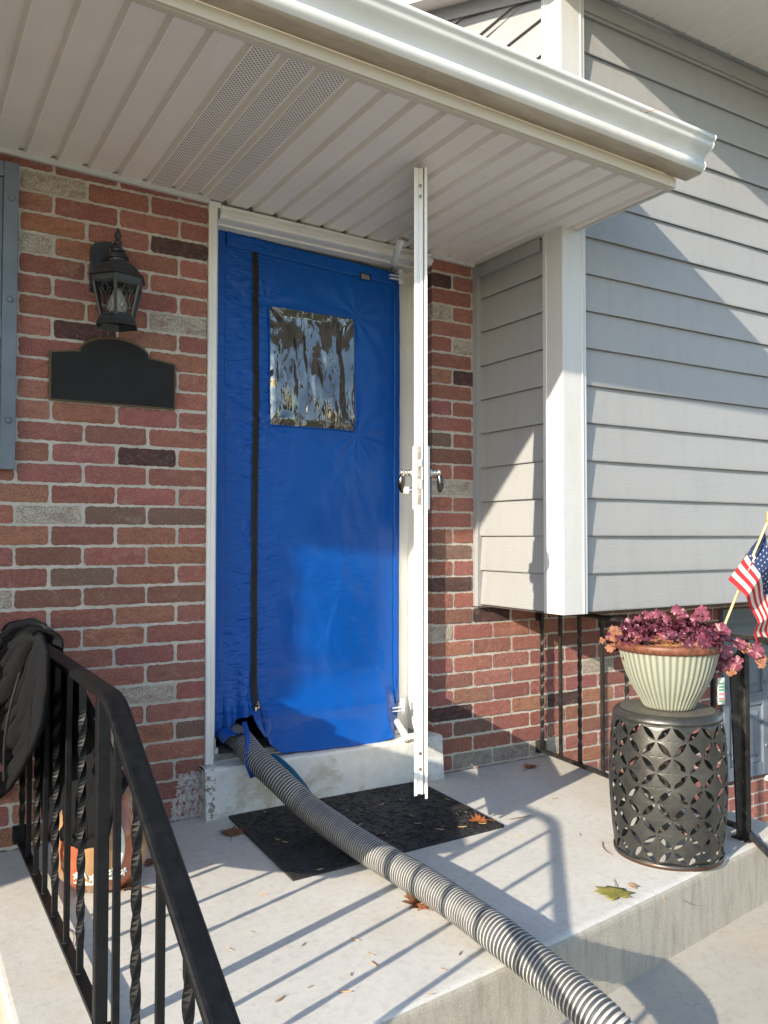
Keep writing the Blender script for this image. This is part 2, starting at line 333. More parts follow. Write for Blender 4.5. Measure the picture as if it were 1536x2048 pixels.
ORANGE=plain('orange_glaze',(.36,.10,.045),.25,var=.12,scale=9,coat=.5); TAN=plain('tan_glaze',(.34,.20,.095),.25,var=.12,scale=9,coat=.5)
PWHITE=plain('white_glaze',(.68,.70,.62),.3,var=.06,scale=20,coat=.3)
LABEL=plain('black_tag',(.01,.01,.01),.5); PRINT=plain('tag_print',(.6,.6,.57),.6)
# thin glass that lets the sun through
def glass(name,tint,f0=.035,rough=.0,seed=0.):
    mt=bpy.data.materials.new(name); mt.use_nodes=True; q=mt.node_tree; q.nodes.clear()
    o=q.nodes.new('ShaderNodeOutputMaterial'); mx=q.nodes.new('ShaderNodeMixShader'); tr=q.nodes.new('ShaderNodeBsdfTransparent'); g=q.nodes.new('ShaderNodeBsdfGlossy'); lw=q.nodes.new('ShaderNodeLayerWeight')
    tr.inputs[0].default_value=tint+(1,); g.inputs['Roughness'].default_value=rough; lw.inputs[0].default_value=.5
    pw=q.nodes.new('ShaderNodeMath'); pw.operation='POWER'; pw.inputs[1].default_value=5; ad=q.nodes.new('ShaderNodeMath'); ad.operation='MULTIPLY_ADD'; ad.inputs[1].default_value=1-f0; ad.inputs[2].default_value=f0
    q.links.new(lw.outputs['Facing'],pw.inputs[0]); q.links.new(pw.outputs[0],ad.inputs[0]); q.links.new(ad.outputs[0],mx.inputs[0])
    if seed:
        n=q.nodes.new('ShaderNodeTexNoise'); n.inputs['Scale'].default_value=seed; b=q.nodes.new('ShaderNodeBump'); b.inputs['Strength'].default_value=.4; q.links.new(n.outputs[0],b.inputs['Height']); q.links.new(b.outputs[0],g.inputs['Normal'])
    q.links.new(tr.outputs[0],mx.inputs[1]); q.links.new(g.outputs[0],mx.inputs[2]); q.links.new(mx.outputs[0],o.inputs[0]); return mt
GLASS=glass('clear_glass',(.96,.97,.97)); LGLASS=glass('smoked_seeded_glass',(.68,.67,.63),seed=60.)
BULB=plain('frosted_bulb',(.75,.78,.8),.3)
DGLASS=plain('dark_window_glass',(.03,.035,.04),.05,coat=1)
BLIND=plain('white_blind',(.62,.63,.62),.5,var=.05)

# ------------------------------------------------------------------ ground, steps (setting)
GZ=-.62
t=NT('lawn_soil'); v=t.coord(); n=t.noise(v,3,6,.7); n2=t.noise(v,40,5,.8)
t.base(t.mix(t.ramp(n2,[(.4,0.0),(.6,1.0)]),(.10,.11,.045),(.19,.17,.09))); t.rough(.95); t.bump(n2,.8,.02)
b=MB(); b.grid(60,60,lambda u,v_:((u-.5)*400,(v_-.5)*400,GZ)); tag(b.build('ground',t.mat),kind='structure')
def slab(name,poly,z0,z1,mt,mside,bev):
    b=MB(); n=len(poly)
    vs_=[(x,y,z0) for x,y in poly]+[(x,y,z1) for x,y in poly]
    b.add(vs_,[tuple(range(n,2*n))],0); b.add(vs_,[(i,(i+1)%n,n+(i+1)%n,n+i) for i in range(n)],1)
    b.add(vs_,[tuple(range(n))[::-1]],1)
    return tag(b.build(name,[mt,mside],bevel=bev,weld=True,seg=4),kind='structure')
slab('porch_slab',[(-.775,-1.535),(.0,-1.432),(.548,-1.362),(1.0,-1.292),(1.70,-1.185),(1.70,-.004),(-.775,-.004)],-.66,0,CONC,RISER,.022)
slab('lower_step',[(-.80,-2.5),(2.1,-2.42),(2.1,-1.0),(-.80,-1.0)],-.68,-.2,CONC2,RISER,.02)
slab('bounce_pad',[(-1.6,-9),(2.6,-9),(2.6,-2.45),(-1.6,-2.45)],-.7,-.42,CONC,RISER,.02)  # pad out of view, added to bounce sunlight up to the soffit and door
# gravel bed beside the porch
b=MB()
t=NT('gravel_fines'); v=t.coord(); n=t.noise(v,70,5,.8); t.base(t.ramp(n,[(.35,(.12,.10,.08)),(.65,(.42,.39,.35))])); t.rough(.95); t.bump(n,1,.02)
b.grid(30,30,lambda u,v_:(1.71+u*4,-4+v_*4,GZ+.03+.02*noise.noise((u*20,v_*20,0)))); tag(b.build('gravel_bed',t.mat),kind='structure')
peb=[plain('pebble_pale',(.60,.57,.52),.8),plain('pebble_tan',(.42,.33,.25),.8),plain('pebble_grey',(.28,.27,.26),.8)]
b=MB()
for k in range(1500):
    x=random.uniform(1.72,3.6); y=random.uniform(-1.5,-.02); r=random.uniform(.010,.024); z=GZ+.045+jit(.008)
    sx_,sy_,sz_=r*random.uniform(.8,1.3),r*random.uniform(.7,1.1),r*random.uniform(.5,.8); a=random.random()*pi
    vs_=[]
    for (px_,py_,pz_) in [(0,0,1),(1,0,.25),(.3,.95,.3),(-.8,.6,.2),(-.8,-.6,.3),(.3,-.95,.2),(.7,.5,-.6),(-.6,0,-.7),(.5,-.6,-.6)]:
        px_*=sx_*random.uniform(.85,1.15); py_*=sy_*random.uniform(.85,1.15)
        vs_.append((x+px_*cos(a)-py_*sin(a),y+px_*sin(a)+py_*cos(a),z+pz_*sz_))
    b.add(vs_,[(0,1,2),(0,2,3),(0,3,4),(0,4,5),(0,5,1),(1,6,2),(2,6,7,3),(3,7,4),(4,7,8,5),(5,8,1),(1,8,6),(6,8,7)],random.choice([0,0,1,2]),True)
tag(b.build('gravel',peb),'pale mixed gravel in the bed beside the porch','gravel',kind='stuff')

# ------------------------------------------------------------------ house
house=tag(empty('house',(0,0,0)),'brick and grey sided house with a covered porch and projecting bay','house')
CH=.0699; UN=.216
PALF=[((.46,.175,.14),5),((.44,.17,.135),4),((.48,.205,.14),3),((.40,.155,.12),2),((.45,.21,.14),1.5),((.36,.16,.12),.4)]
def pick():
    r=random.uniform(0,sum(k for _,k in PALF))
    for c,k in PALF:
        r-=k
        if r<=0: break
    f=random.uniform(.92,1.2); return (c[0]*f,c[1]*f*random.uniform(.92,1.1),c[2]*f*random.uniform(.9,1.15),.12)
SPEC={'C':(.66,.61,.52,.55),'D':(.085,.048,.048,.15),'G':(.27,.175,.135,.2),'B':(.32,.155,.11,.15),'M':(.44,.42,.375,.4)}
special={}
for k,l in dict(C=[(-.553,31),(-.605,28),(-.112,25),(-.542,15),(-.68,11),(-.199,6),(1.035,28),(1.147,26),(1.1,17),(1.056,8),(1.55,0),(1.978,5)],
    D=[(-.114,29),(-.434,24),(-.202,18),(1.016,30),(1.149,24),(1.091,11),(1.09,3),(1.427,9),(1.781,3),(1.98,8)],
    G=[(-.432,12),(-.106,15),(-.099,4),(-.3,15),(1.02,20),(1.05,13),(1.2,2)],M=[(1.25,0),(1.38,0)],B=[(-.112,11),(-.543,11),(-.323,11),(1.086,14),(-.55,13),(1.1,9),(-.3,1),(1.2,19)]).items():
    for x,r in l: special.setdefault(r,[]).append((x,k))
def brick(b,x0,x1,z0,z1,y0,deep,col,rad=.0014,open_side=True):
    # irregular outline with a rounded arris
    pts=[]; nx=max(3,int((x1-x0)/.009)); nz=6; j=.0018
    for i in range(nx): pts.append((x0+(x1-x0)*i/nx,z0))
    for i in range(nz): pts.append((x1,z0+(z1-z0)*i/nz))
    for i in range(nx): pts.append((x1-(x1-x0)*i/nx,z1))
    for i in range(nz): pts.append((x0,z1-(z1-z0)*i/nz))
    cx,cz=(x0+x1)/2,(z0+z1)/2; n=len(pts); front=[];outer=[];back=[]
    for (x,z) in pts:
        a=x+jit(j); c=z+jit(j)
        if (x in (x0,x1)) and (z in (z0,z1)): a+= .0025*(1 if a<cx else -1); c+=.0025*(1 if c<cz else -1)
        outer.append((a,y0+.0014+jit(.0007),c))
        front.append((a+(rad if a<cx else -rad)*(1 if abs(a-cx)>(x1-x0)/2-.006 else 0),y0+jit(.0006),c+(rad if c<cz else -rad)*(1 if abs(c-cz)>(z1-z0)/2-.006 else 0)))
        back.append((a,y0+deep,c))
    vs_=front+outer+back+[(cx,y0+jit(.001),cz)]; c3=3*n
    b.add(vs_,[(i,(i+1)%n,c3) for i in range(n)],0,False,col)
    b.add(vs_,[(n+i,n+(i+1)%n,(i+1)%n,i) for i in range(n)],0,True,col)
    b.add(vs_,[(2*n+i,2*n+(i+1)%n,n+(i+1)%n,n+i) for i in range(n)],0,False,col)
def wall(b,xa,xb,r0,r1,y0,deep,anchor,sgn,ztop=99):
    """running bond between xa and xb; anchor = end where the half brick sits on even rows"""
    for r in range(r0,r1):
        z0=r*CH+.0049; z1=(r+1)*CH-.0049
        z1=min(z1,ztop)
        if z1-z0<.015: continue
        x=anchor; first=True; x_=anchor
        L=[]
        e=anchor
        step=.1075 if r%2==0 else .2155
        while (e-xa)*(1 if sgn<0 else -1)*(1 if sgn<0 else 1)>0 if sgn<0 else (xb-e)>0:
            e2=e+sgn*step; L.append((min(e,e2),max(e,e2))); e=e2; step=UN
        for (a,c) in L:
            a2=max(a,xa); c2=min(c,xb)
            if c2-a2<.02: continue
            g0=.0052+jit(.0015) if a2==a and not(sgn>0 and a==anchor) else 0
            g1=.0052+jit(.0015) if c2==c and not(sgn<0 and c==anchor) else 0
            col=pick()
            for (sx_,k) in special.get(r,[]):
                if a<sx_<c: col=SPEC[k]
            brick(b,a2+g0,c2-g1,z0+jit(.0012),z1+jit(.0012),y0+jit(.0012),deep,col)
b=MB(); wall(b,-2.6,0,-9,34,0,.03,0,-1,2.34); wall(b,1.007,1.30,11,33,0,.095,1.007,1,2.235); wall(b,1.007,4.2,-9,11,0,.095,1.007,1)
def wob(x0,x1,z0,z1,y,n=None):
    nu=int((x1-x0)/.035)+1; nv=int((z1-z0)/.035)+1
    b.grid(nu,nv,lambda u,v_:(x0+(x1-x0)*u,y+.0012*noise.noise((u*90,v_*60,3)),z0+(z1-z0)*v_),1)
wob(-2.6,-.001,GZ,2.345,.0032); wob(1.0075,4.2,GZ,11*CH,.0032); wob(1.0075,1.30,11*CH,2.24,.0032)
b.box((-.03,.008,0),(-.002,.16,2.25),1); b.box((1.0135,.0085,0),(1.16,.16,2.25),1)
b.box((-2.6,.02,GZ),(-.03,.2,2.25),1); b.box((1.16,.02,GZ),(4.2,.2,2.25),1); b.box((-2.6,.021,2.255),(1.3,.2,2.5),1); b.box((-.001,.165,2.2),(1.02,.2,2.3),1)
brick_wall=b.build('brick_wall',[BRICK,MORTAR],house)
# upper front wall above the porch roof, in siding, and interior dark box
def zs(x): return 2.264-.029*x
def siding(b,p0,p1,z0,n,nrm,h=.1504,mi=0,out=.0185):
    """lapped courses between p0 and p1, projecting along nrm"""
    p0=Vector(p0); p1=Vector(p1); nrm=Vector(nrm)
    for k in range(n):
        z=z0+k*h; prof=[(.002,z),(out-.002,z+.0015),(out-.001,z-.0025),(out,z+.003),(out-.002,z+.03),(.0045,z+h-.002),(.001,z+h)]
        m_=24; rows=[]
        for q in range(m_+1):
            p=p0.lerp(p1,q/m_); w_=.0026*noise.noise((p.x*1.9+k*3.1,p.y*1.9,z*2))
            rows.append([p+nrm*(o+w_)+Vector((0,0,zz)) for o,zz in prof])
        vs_=[a for r in rows for a in r]; c=len(prof)
        b.add(vs_,[(q*c+i,(q+1)*c+i,(q+1)*c+i+1,q*c+i+1) for q in range(m_) for i in range(c-1)],mi,False)
bay=empty('siding_bay',(0,0,0),parent=house)
XB=1.24; YB=-.54; ZB=.7175
b=MB(); siding(b,(XB+.0215,0,0),(XB+.0215,YB+.01,0),ZB,17,(-1,0,0))
b.box((XB+.0225,YB+.02,ZB+.002),(XB+.05,0.3,3.25)); b.build('side_siding',SIDING,bay)
b=MB(); siding(b,(XB+.02,YB+.012,0),(4.2,YB+.012,0),ZB,17,(0,-1,0)); b.box((XB+.03,YB+.013,ZB+.002),(4.2,YB+.05,3.25)); b.build('front_siding',SIDING,bay)
b=MB(); b.box((XB+.02,YB+.01,ZB-.012),(4.2,.0,ZB+.001)); b.build('bay_underside',plain('bay_underside_board',(.10,.085,.07),.9),bay)
# corner post: two faces with raised lips
b=MB(); x0,y0=XB-.003,YB-.022; z0,z1=ZB-.008,3.24
prof=[(0,0),(.100,0),(.102,-.003),(.108,-.003),(.108,.0),(.125,.0),(.125,.02),(.012,.02),(.012,.115),(-.0,.115),(-.0,.1),(-.003,.1),(-.003,.092),(0,.09)]
b.prism(prof,(x0,y0,z0),(x0,y0,z1),Vector((1,0,0)),Vector((0,1,0)))
b.build('corner_post',TRIMW,bay,bevel=.0012)
b=MB(); b.box((XB-.012,-.028,ZB-.012),(XB+.016,-.001,2.215)); b.box((XB-.016,-.005,ZB-.012),(XB-.012,-.001,2.215)); b.build('wall_channel',TRIMG,bay,bevel=.001)
b=MB(); b.hexa([(XB-.006,-.43,2.165),(XB+.014,-.43,2.165),(XB+.014,-.03,2.165),(XB-.006,-.03,2.165)],[(XB-.006,-.43,2.214),(XB+.014,-.43,2.214),(XB+.014,-.03,2.214),(XB-.006,-.03,2.214)]); b.build('frieze_trim',TRIMG,bay,bevel=.001)
# upper side wall of the two storey part: it runs back beyond the front wall, up to the rake
b=MB()
for k in range(3,34):
    z=ZB+(k+14)*.1504; ys=max(YB+.01,(z-3.21)/.40+YB-.3); siding(b,(XB+.0215,3.6,0),(XB+.0215,ys if z>3.2 else YB+.01,0),z,1,(-1,0,0))
for k in range(12,17):
    z=ZB+k*.1504; siding(b,(XB+.0215,3.6,0),(XB+.0215,0.0,0),z,1,(-1,0,0))
b.build('upper_side_siding',SIDING,house)
b=MB(); siding(b,(-3.0,-1.10,0),(-3.0,0,0),GZ,25,(1,0,0)); siding(b,(-6,-1.10,0),(-3.0,-1.10,0),GZ,25,(0,-1,0)); b.box((-6,-1.09,GZ),(-3.01,0.2,3.1)); b.build('side_wing',SIDING,house)
# porch roof ---------------------------------------------------
roof=empty('porch_roof',(0,0,0),parent=house)
YF=-1.03; XE=1.325; XL=-2.9
# soffit panels: 0.1 m modules, flat and groove
def soffit(b,xa,xb,yf,yb,zf,mod=.1014,x_ref=-.049,perf=(),gw=.028,gd=.014,yclip=None):
    k0=int((xa-x_ref)/mod)-1
    for k in range(k0,int((xb-x_ref)/mod)+2):
        g0=x_ref+k*mod; x0=g0+gw; x1=g0+mod        # groove g0..g0+gw then flat
        ya=yb if yclip is None or x1<yclip[0] else yclip[1]
        for (a,c,za,zc,mi) in ((g0,g0+.004,0,gd,0),(g0+.004,g0+gw-.010,gd,gd,0),(g0+gw-.010,x0,gd,-.002,0),(x0,x0+.005,-.002,0,0),(x0+.005,x1,0,0,1 if k in perf else 0)):
            a_,c_=max(a,xa),min(c,xb)
            if c_<=a_: continue
            vs_=[(a_,yf,zf(a_)+za),(c_,yf,zf(c_)+zc),(c_,ya,zf(c_)+zc),(a_,ya,zf(a_)+za)]
            b.add(vs_,[(0,1,2,3)],mi)
b=MB(); soffit(b,XL,XE-.012,YF+.006,.004,zs,perf=(-1,-2,0),yclip=(XB+.05,YB-.01)); b.build('soffit',[SOFFIT,PERF],roof)
b=MB()
def slant(x0,x1,y0,y1,dz0,dz1,mi=0): b.hexa([(x0,y0,zs(x0)+dz0),(x1,y0,zs(x1)+dz0),(x1,y1,zs(x1)+dz0),(x0,y1,zs(x0)+dz0)],[(x0,y0,zs(x0)+dz1),(x1,y0,zs(x1)+dz1),(x1,y1,zs(x1)+dz1),(x0,y1,zs(x0)+dz1)],mi)
slant(XL,0.001,-.018,-.001,-.016,.006); slant(1.006,XB-.014,-.018,-.001,-.016,.006); b.box((.994,-.018,2.218),(1.0055,.08,2.24))
b.build('soffit_channel',TRIMW,roof,bevel=.001)
b=MB(); slant(XL,XE,YF-.006,YF+.004,-.004,.075); slant(XL,XE,YF+.0045,YF+.03,-.006,-.001); b.build('fascia',FASCIA,roof,bevel=.002)
b=MB(); slant(XE-.011,XE,YF+.031,YB-.012,-.006,.09); b.add([(XE,YF,zs(XE)+.08),(XE,YB-.02,zs(XE)+.08),(XE,YB-.02,zs(XE)+.40),(XE,YF,zs(XE)+.14)],[(0,1,2,3)]); b.build('gable_end',TRIMW,roof,bevel=.001)
b=MB(); zr=lambda x,y: zs(x)+.135+.44*(y-YF)
vs_=[(XL,YF-.05,zr(XL,YF-.05)),(XE+.02,YF-.05,zr(XE+.02,YF-.05)),(XE+.02,YB-.01,zr(XE+.02,YB-.01)),(XB-.01,YB-.01,zr(XB,YB-.01)),(XB-.01,3.6,zr(XB,3.6)),(XL,3.6,zr(XL,3.6))]
lo=[(x,y,z-.03) for x,y,z in vs_]
b.add(vs_+lo,[tuple(range(6)),tuple(range(6,12))[::-1]]+[(i+6,(i+1)%6+6,(i+1)%6,i) for i in range(6)]); b.build('roof_deck',SHINGLE,roof)
# gutter
gp=[(0,.0),(0,.105),(-.003,.105),(-.003,.003),(-.062,.003),(-.066,.008),(-.074,.012),(-.079,.020),(-.0785,.028),(-.074,.035),(-.0755,.043),(-.083,.053),(-.096,.062),(-.108,.068),(-.112,.074),(-.112,.088),(-.118,.090),(-.121,.096),(-.118,.102),(-.108,.104),(-.106,.100),(-.112,.096)]
front=[(0,0),(-.062,0),(-.068,.004),(-.077,.009),(-.083,.018),(-.082,.029),(-.078,.036),(-.080,.045),(-.088,.056),(-.101,.065),(-.112,.071),(-.1165,.078),(-.1165,.092),(-.123,.094),(-.127,.100),(-.124,.107),(-.112,.109),(-.109,.104)]
gut=empty('gutter',(0,0,0),parent=house)
b=MB(); XG=1.368; N=40
def gx(q): return XL+(XG-XL)*q/N
rows=[[(gx(q),YF-.008+a,zs(gx(q))+.033+c+.0014*sin(gx(q)*2.3)) for a,c in front] for q in range(N+1)]
vs_=[p for r in rows for p in r]; c=len(front)
for i in range(c-1):
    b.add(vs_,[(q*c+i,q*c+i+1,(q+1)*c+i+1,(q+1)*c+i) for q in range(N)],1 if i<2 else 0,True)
b.build('gutter_trough',[GUTTER,GRIME],gut,solid=.0016,off=1,weld=True)
b=MB(); e=[(XG+.0012,YF-.008+a,zs(XG)+.033+c) for a,c in front]+[(XG+.0012,YF-.008,zs(XG)+.142)]; b.add(e,[tuple(range(len(e)))]); b.add([(x+.003,y,z) for x,y,z in e],[tuple(range(len(e)))[::-1]])
n_=len(e); allp=e+[(x+.003,y*1.0,z) for x,y,z in e]
b.add(allp,[(i,(i+1)%n_,n_+(i+1)%n_,n_+i) for i in range(n_)]); b.tube([(x+.002,y,z) for x,y,z in e[:-2]],.003,6); b.build('end_cap',GUTTER,gut)
# upper eave over the bay -------------------------------------
eave=empty('upper_eave',(0,0,0),parent=house)
ZU=3.215
b=MB(); soffit(b,XB-.14,4.2,-1.35,YB-.012,lambda x:ZU,mod=.1014,x_ref=.02,gw=.018,gd=.006,perf=(26,27,28)); b.build('soffit',[SOFFIT,PERF],eave)
b=MB(); b.box((1.09,-1.36,ZU-.01),(4.2,-1.35,ZU+.17)); b.build('fascia',TRIMW,eave)
def rk(y): return ZU+.02+.40*(y-YB)
b=MB(); b.hexa([(1.088,-1.36,ZU-.01),(1.10,-1.36,ZU-.01),(1.10,YB-.012,ZU-.01),(1.088,YB-.012,ZU-.01)],[(1.088,-1.36,ZU+.16),(1.10,-1.36,ZU+.16),(1.10,YB-.012,rk(YB)+.20),(1.088,YB-.012,rk(YB)+.20)])
b.hexa([(1.088,YB-.011,ZU-.01),(1.10,YB-.011,ZU-.01),(1.10,3.6,rk(3.6)-.03),(1.088,3.6,rk(3.6)-.03)],[(1.088,YB-.011,rk(YB)+.20),(1.10,YB-.011,rk(YB)+.20),(1.10,3.6,rk(3.6)+.2),(1.088,3.6,rk(3.6)+.2)]); b.build('rake_fascia',TRIMW,eave)
b=MB(); b.add([(1.10,YB-.011,ZU+.002),(XB+.012,YB-.011,ZU+.002),(XB+.012,3.6,rk(3.6)),(1.10,3.6,rk(3.6))],[(0,1,2,3)]); b.build('rake_soffit',SOFFIT,eave)
b=MB(); b.box((XB-.02,YB-.03,ZU-.006),(4.2,YB-.012,ZU+.004)); b.box((XB+.12,YB-.012,ZU-.075),(4.2,YB-.003,ZU-.007)); b.box((XB+.12,YB-.0155,ZU-.081),(4.2,YB-.002,ZU-.074)); b.build('frieze_board',TRIMG,eave,bevel=.001)
b=MB(); b.box((XB+.013,YB+.0,ZU+.01),(4.2,.02,ZU+.03)); b.add([(1.06,-1.42,ZU+.16),(4.3,-1.42,ZU+.16),(4.3,3.7,ZU+.16+.40*5.12),(1.06,3.7,ZU+.16+.40*5.12)],[(0,1,2,3)]); b.build('roof_deck',SHINGLE,eave,solid=.03)
b=MB(); b.hexa([(XB-.012,YB+.05,rk(YB+.05)-.075),(XB-.004,YB+.05,rk(YB+.05)-.075),(XB-.004,3.5,rk(3.5)-.075),(XB-.012,3.5,rk(3.5)-.075)],[(XB-.012,YB+.05,rk(YB+.05)-.004),(XB-.004,YB+.05,rk(YB+.05)-.004),(XB-.004,3.5,rk(3.5)-.004),(XB-.012,3.5,rk(3.5)-.004)]); b.build('rake_trim',TRIMG,eave)

# door frame ---------------------------------------------------
fr=empty('door_frame',(0,0,0),parent=house)
def vprof(b,prof,z0,z1,x,y): b.prism(prof,(x,y,z0),(x,y,z1),Vector((1,0,0)),Vector((0,1,0)))
b=MB(); vprof(b,[(0,.004),(.003,0),(.012,0),(.014,.003),(.020,.003),(.022,0),(.030,0),(.033,.004),(.033,.015),(.038,.017),(.045,.03),(.045,.17),(0,.17)],.178,2.238,.001,-.012); b.build('left_jamb',JAMB,fr,bevel=.0008)
b=MB(); vprof(b,[(.0,.03),(.002,.0),(.01,-.002),(.012,.0),(.028,.0),(.03,.003),(.032,.0),(.05,.0),(.05,.09),(.0,.09)],.178,2.235,.956,.065)
vprof(b,[(0,0),(.058,0),(.058,.1),(0,.1)],.178,2.235,.901,.118); b.build('right_jamb',JAMB,fr,bevel=.0008)
b=MB()
hp=[(-.010,2.247),(-.016,2.243),(-.016,2.236),(-.008,2.233),(-.008,2.226),(-.015,2.223),(-.015,2.214),(-.006,2.210),(-.004,2.202),(.006,2.199),(.045,2.197),(.047,2.190),(.10,2.189),(.17,2.189),(.17,2.247)]
b.prism([(y,z) for y,z in hp],(.047,0,.006),(1.004,0,-.012)); b.box((.0,-.014,2.2385),(.046,.1,2.258)); b.build('header',JAMB,fr,bevel=.0008)
b=MB(); b.box((.047,.03,.178),(.90,.2,.196))
for k in range(7): b.box((.047,.034+k*.018,.196),(.90,.042+k*.018,.2))
b.build('threshold',STEELT,fr)
b=MB(); b.box((.035,.2,.0),(.06,1.0,2.3)); b.box((.93,.2,.0),(.955,1.0,2.3)); b.box((.06,.98,.0),(.93,1.0,2.3)); b.box((.06,.2,2.25),(.93,.98,2.3)); b.box((.06,.2,.15),(.93,.98,.19)); b.build('entry_hall',DARK,fr)
b=MB(); b.box((.046,.06,.197),(.066,.1,.252)); b.box((.046,.045,.197),(.07,.1,.222)); b.build('jamb_foot',JAMB,fr,bevel=.002)
# concrete step under the door
b=MB(); nx=60
def stepv(u,v_):
    # v: 0..1 runs back-top to front-bottom
    x=-.018+1.03*u
    if v_<.35: y=.03-(v_/.35)*.085; z=.177
    elif v_<.5:
        a=(v_-.35)/.15*pi/2; y=-.055-.012*sin(a); z=.177-.012*(1-cos(a))
    else: y=-.067-.01*((v_-.5)/.5); z=.165-(v_-.5)/.5*.166
    d=.004*noise.noise((x*9,z*9,y*9))+.0015*noise.noise((x*40,z*40,y*40)); return (x,y-d,z+d*(1 if v_<.4 else 0))
b.grid(nx,30,stepv,0); b.box((-.018,-.062,0),(-.0165,.028,.170)); b.box((1.0115,-.062,0),(1.0125,-.003,.170)); b.box((-.016,-.05,0),(1.0115,-.004,.165)); b.box((.002,-.003,0),(1.0,.03,.17)); b.build('door_step',STEP,house)
# storm door ---------------------------------------------------
H=Vector((.965,.030,0)); E_=Vector((.478,-.712,0)); dl=(E_-H).length; ang=math.atan2(E_.y-H.y,E_.x-H.x)
sdoor=empty('storm_door',(H.x,H.y,0),ang,house)        # local x along the leaf, local -y / +y its faces
ZD0,ZD1=.185,2.222; TH=.034
b=MB()
def rail(x0,x1,z0,z1): b.box((x0,-TH/2,z0),(x1,TH/2,z1))
rail(0,.085,ZD0,ZD1); rail(dl-.085,dl-.003,ZD0,ZD1); rail(.085,dl-.085,ZD1-.10,ZD1); rail(.085,dl-.085,ZD0,ZD0+.19)
# edge profile: two lips and a channel
b.box((dl-.003,-TH/2-.005,ZD0-.004),(dl+.002,-TH/2+.005,ZD1)); b.box((dl-.003,TH/2-.004,ZD0-.012),(dl+.006,TH/2+.004,ZD1)); b.box((dl-.003,-.0065,ZD0),(dl+.0005,-.0055,ZD1)); b.box((dl-.003,.002,ZD0),(dl+.001,.006,ZD1))
b.box((.02,-TH/2-.004,ZD0-.012),(dl-.02,-TH/2,ZD0+.02)); b.build('frame',WHITE,sdoor,bevel=.0015)
b=MB(); b.add([(.08,0,ZD0+.185),(dl-.08,0,ZD0+.185),(dl-.08,0,ZD1-.095),(.08,0,ZD1-.095)],[(0,1,2,3)]); b.build('glass_pane',GLASS,sdoor)
b=MB(); b.box((dl-.003,-.0105,1.115),(dl+.0005,.0065,1.305))
b.build('lock_plate',STEEL,sdoor,bevel=.0008)
lp=bpy.data.objects
for bx in (((dl,-.0075,1.238),(dl+.006,.0035,1.262)),((dl,-.0065,1.166),(dl+.005,.0035,1.198))):
    b=MB(); b.box(*bx); b.build('latch_bolt',CHROME,sdoor,bevel=.001)
for z in (1.295,1.275,1.137,1.122,ZD1-.06,ZD1-.095,ZD0+.08,ZD0+.13):
    b=MB(); b.tube([(dl-.001,-.002,z),(dl+.0022,-.002,z)],.0035 if z<1.4 and z>1.0 else .0055,10,0,False); b.build('screw',STEEL,sdoor)
b=MB(); b.box((dl-.003,.0085,ZD0),(dl-.0012,.0105,ZD1)); b.build('groove_shade_strip',RUBBER,sdoor)  # thin dark strip stands in for the shadow line of the edge groove
b=MB(); b.box((dl-.085,TH/2,1.10),(dl-.03,TH/2+.012,1.31)); b.box((dl-.085,-TH/2-.010,1.10),(dl-.03,-TH/2,1.31)); b.build('escutcheon',WHITE,sdoor,bevel=.003)
for s in (1,-1):
    b=MB(); y0=s*(TH/2+.008); zc=1.222
    rs=[.009,.009,.013,.013,.008,.0115,.0115,.008,.013,.0145,.0135]
    b.tube([(dl-.05,y0+s*.004*i,zc) for i in range(len(rs))],rs,16)
    # drop-shaped lever hanging down and back
    L=[]; 
    for i in range(11):
        u=i/10; L.append((dl-.05-.004*u,y0+s*(.036+.004*sin(pi*u)),zc-.005-.060*u))
    b.tube(L,[.003+.0095*sin(pi*min(1,(.10+.86*i/10)))**.8 for i in range(11)],14,1)
    b.build('lever_handle',[CHROME,plain('dark_nickel',(.10,.095,.09),.22,metal=1)],sdoor)
b=MB(); b.tube([(dl-.05,-TH/2-.004,1.165),(dl-.05,-TH/2-.022,1.165)],.009,16); b.box((dl-.053,-TH/2-.04,1.153),(dl-.047,-TH/2-.022,1.177)); b.build('deadbolt_turn',CHROME,sdoor,bevel=.001)
# closers, in world space, children of the door
def closer(p0,p1,jamb):
    p0=Vector(p0); p1=Vector(p1); g=MB(); d=(p1-p0)
    g.tube([p0,p0+d*.2],.004,8,1); g.tube([p0+d*.2,p0+d*.24,p0+d*.96,p1],[.008,.0135,.0135,.009],18,0)
    g.lathe([(0,-.004),(.011,-.004),(.011,.004),(0,.004)],p1,12,1)
    g.tube([p1,p1+Vector((.03,.0,.0))],.006,8,1)
    j=Vector(jamb); g.box(j-Vector((.05,.012,.004)),j+Vector((.012,.004,-.001)),0); g.box(j-Vector((.05,.012,.018)),j+Vector((.012,.004,-.015)),0); g.box(j+Vector((.0,.0,-.03)),j+Vector((.02,.006,.03)),0)
    o=g.build('closer',[WHITE,STEEL],sdoor); o.matrix_parent_inverse=Matrix.Translation((H.x,H.y,0)).inverted() if False else (Matrix.Translation((H.x,H.y,0))@Matrix.Rotation(ang,4,'Z')).inverted()
pt=at(803,478,y=-.26)
closer(at(783,540,y=.02),pt,(.873,.055,2.135))
pb=at(816,1482,y=-.22)
closer(at(788,1432,y=.02),pb,(.885,.06,.29))
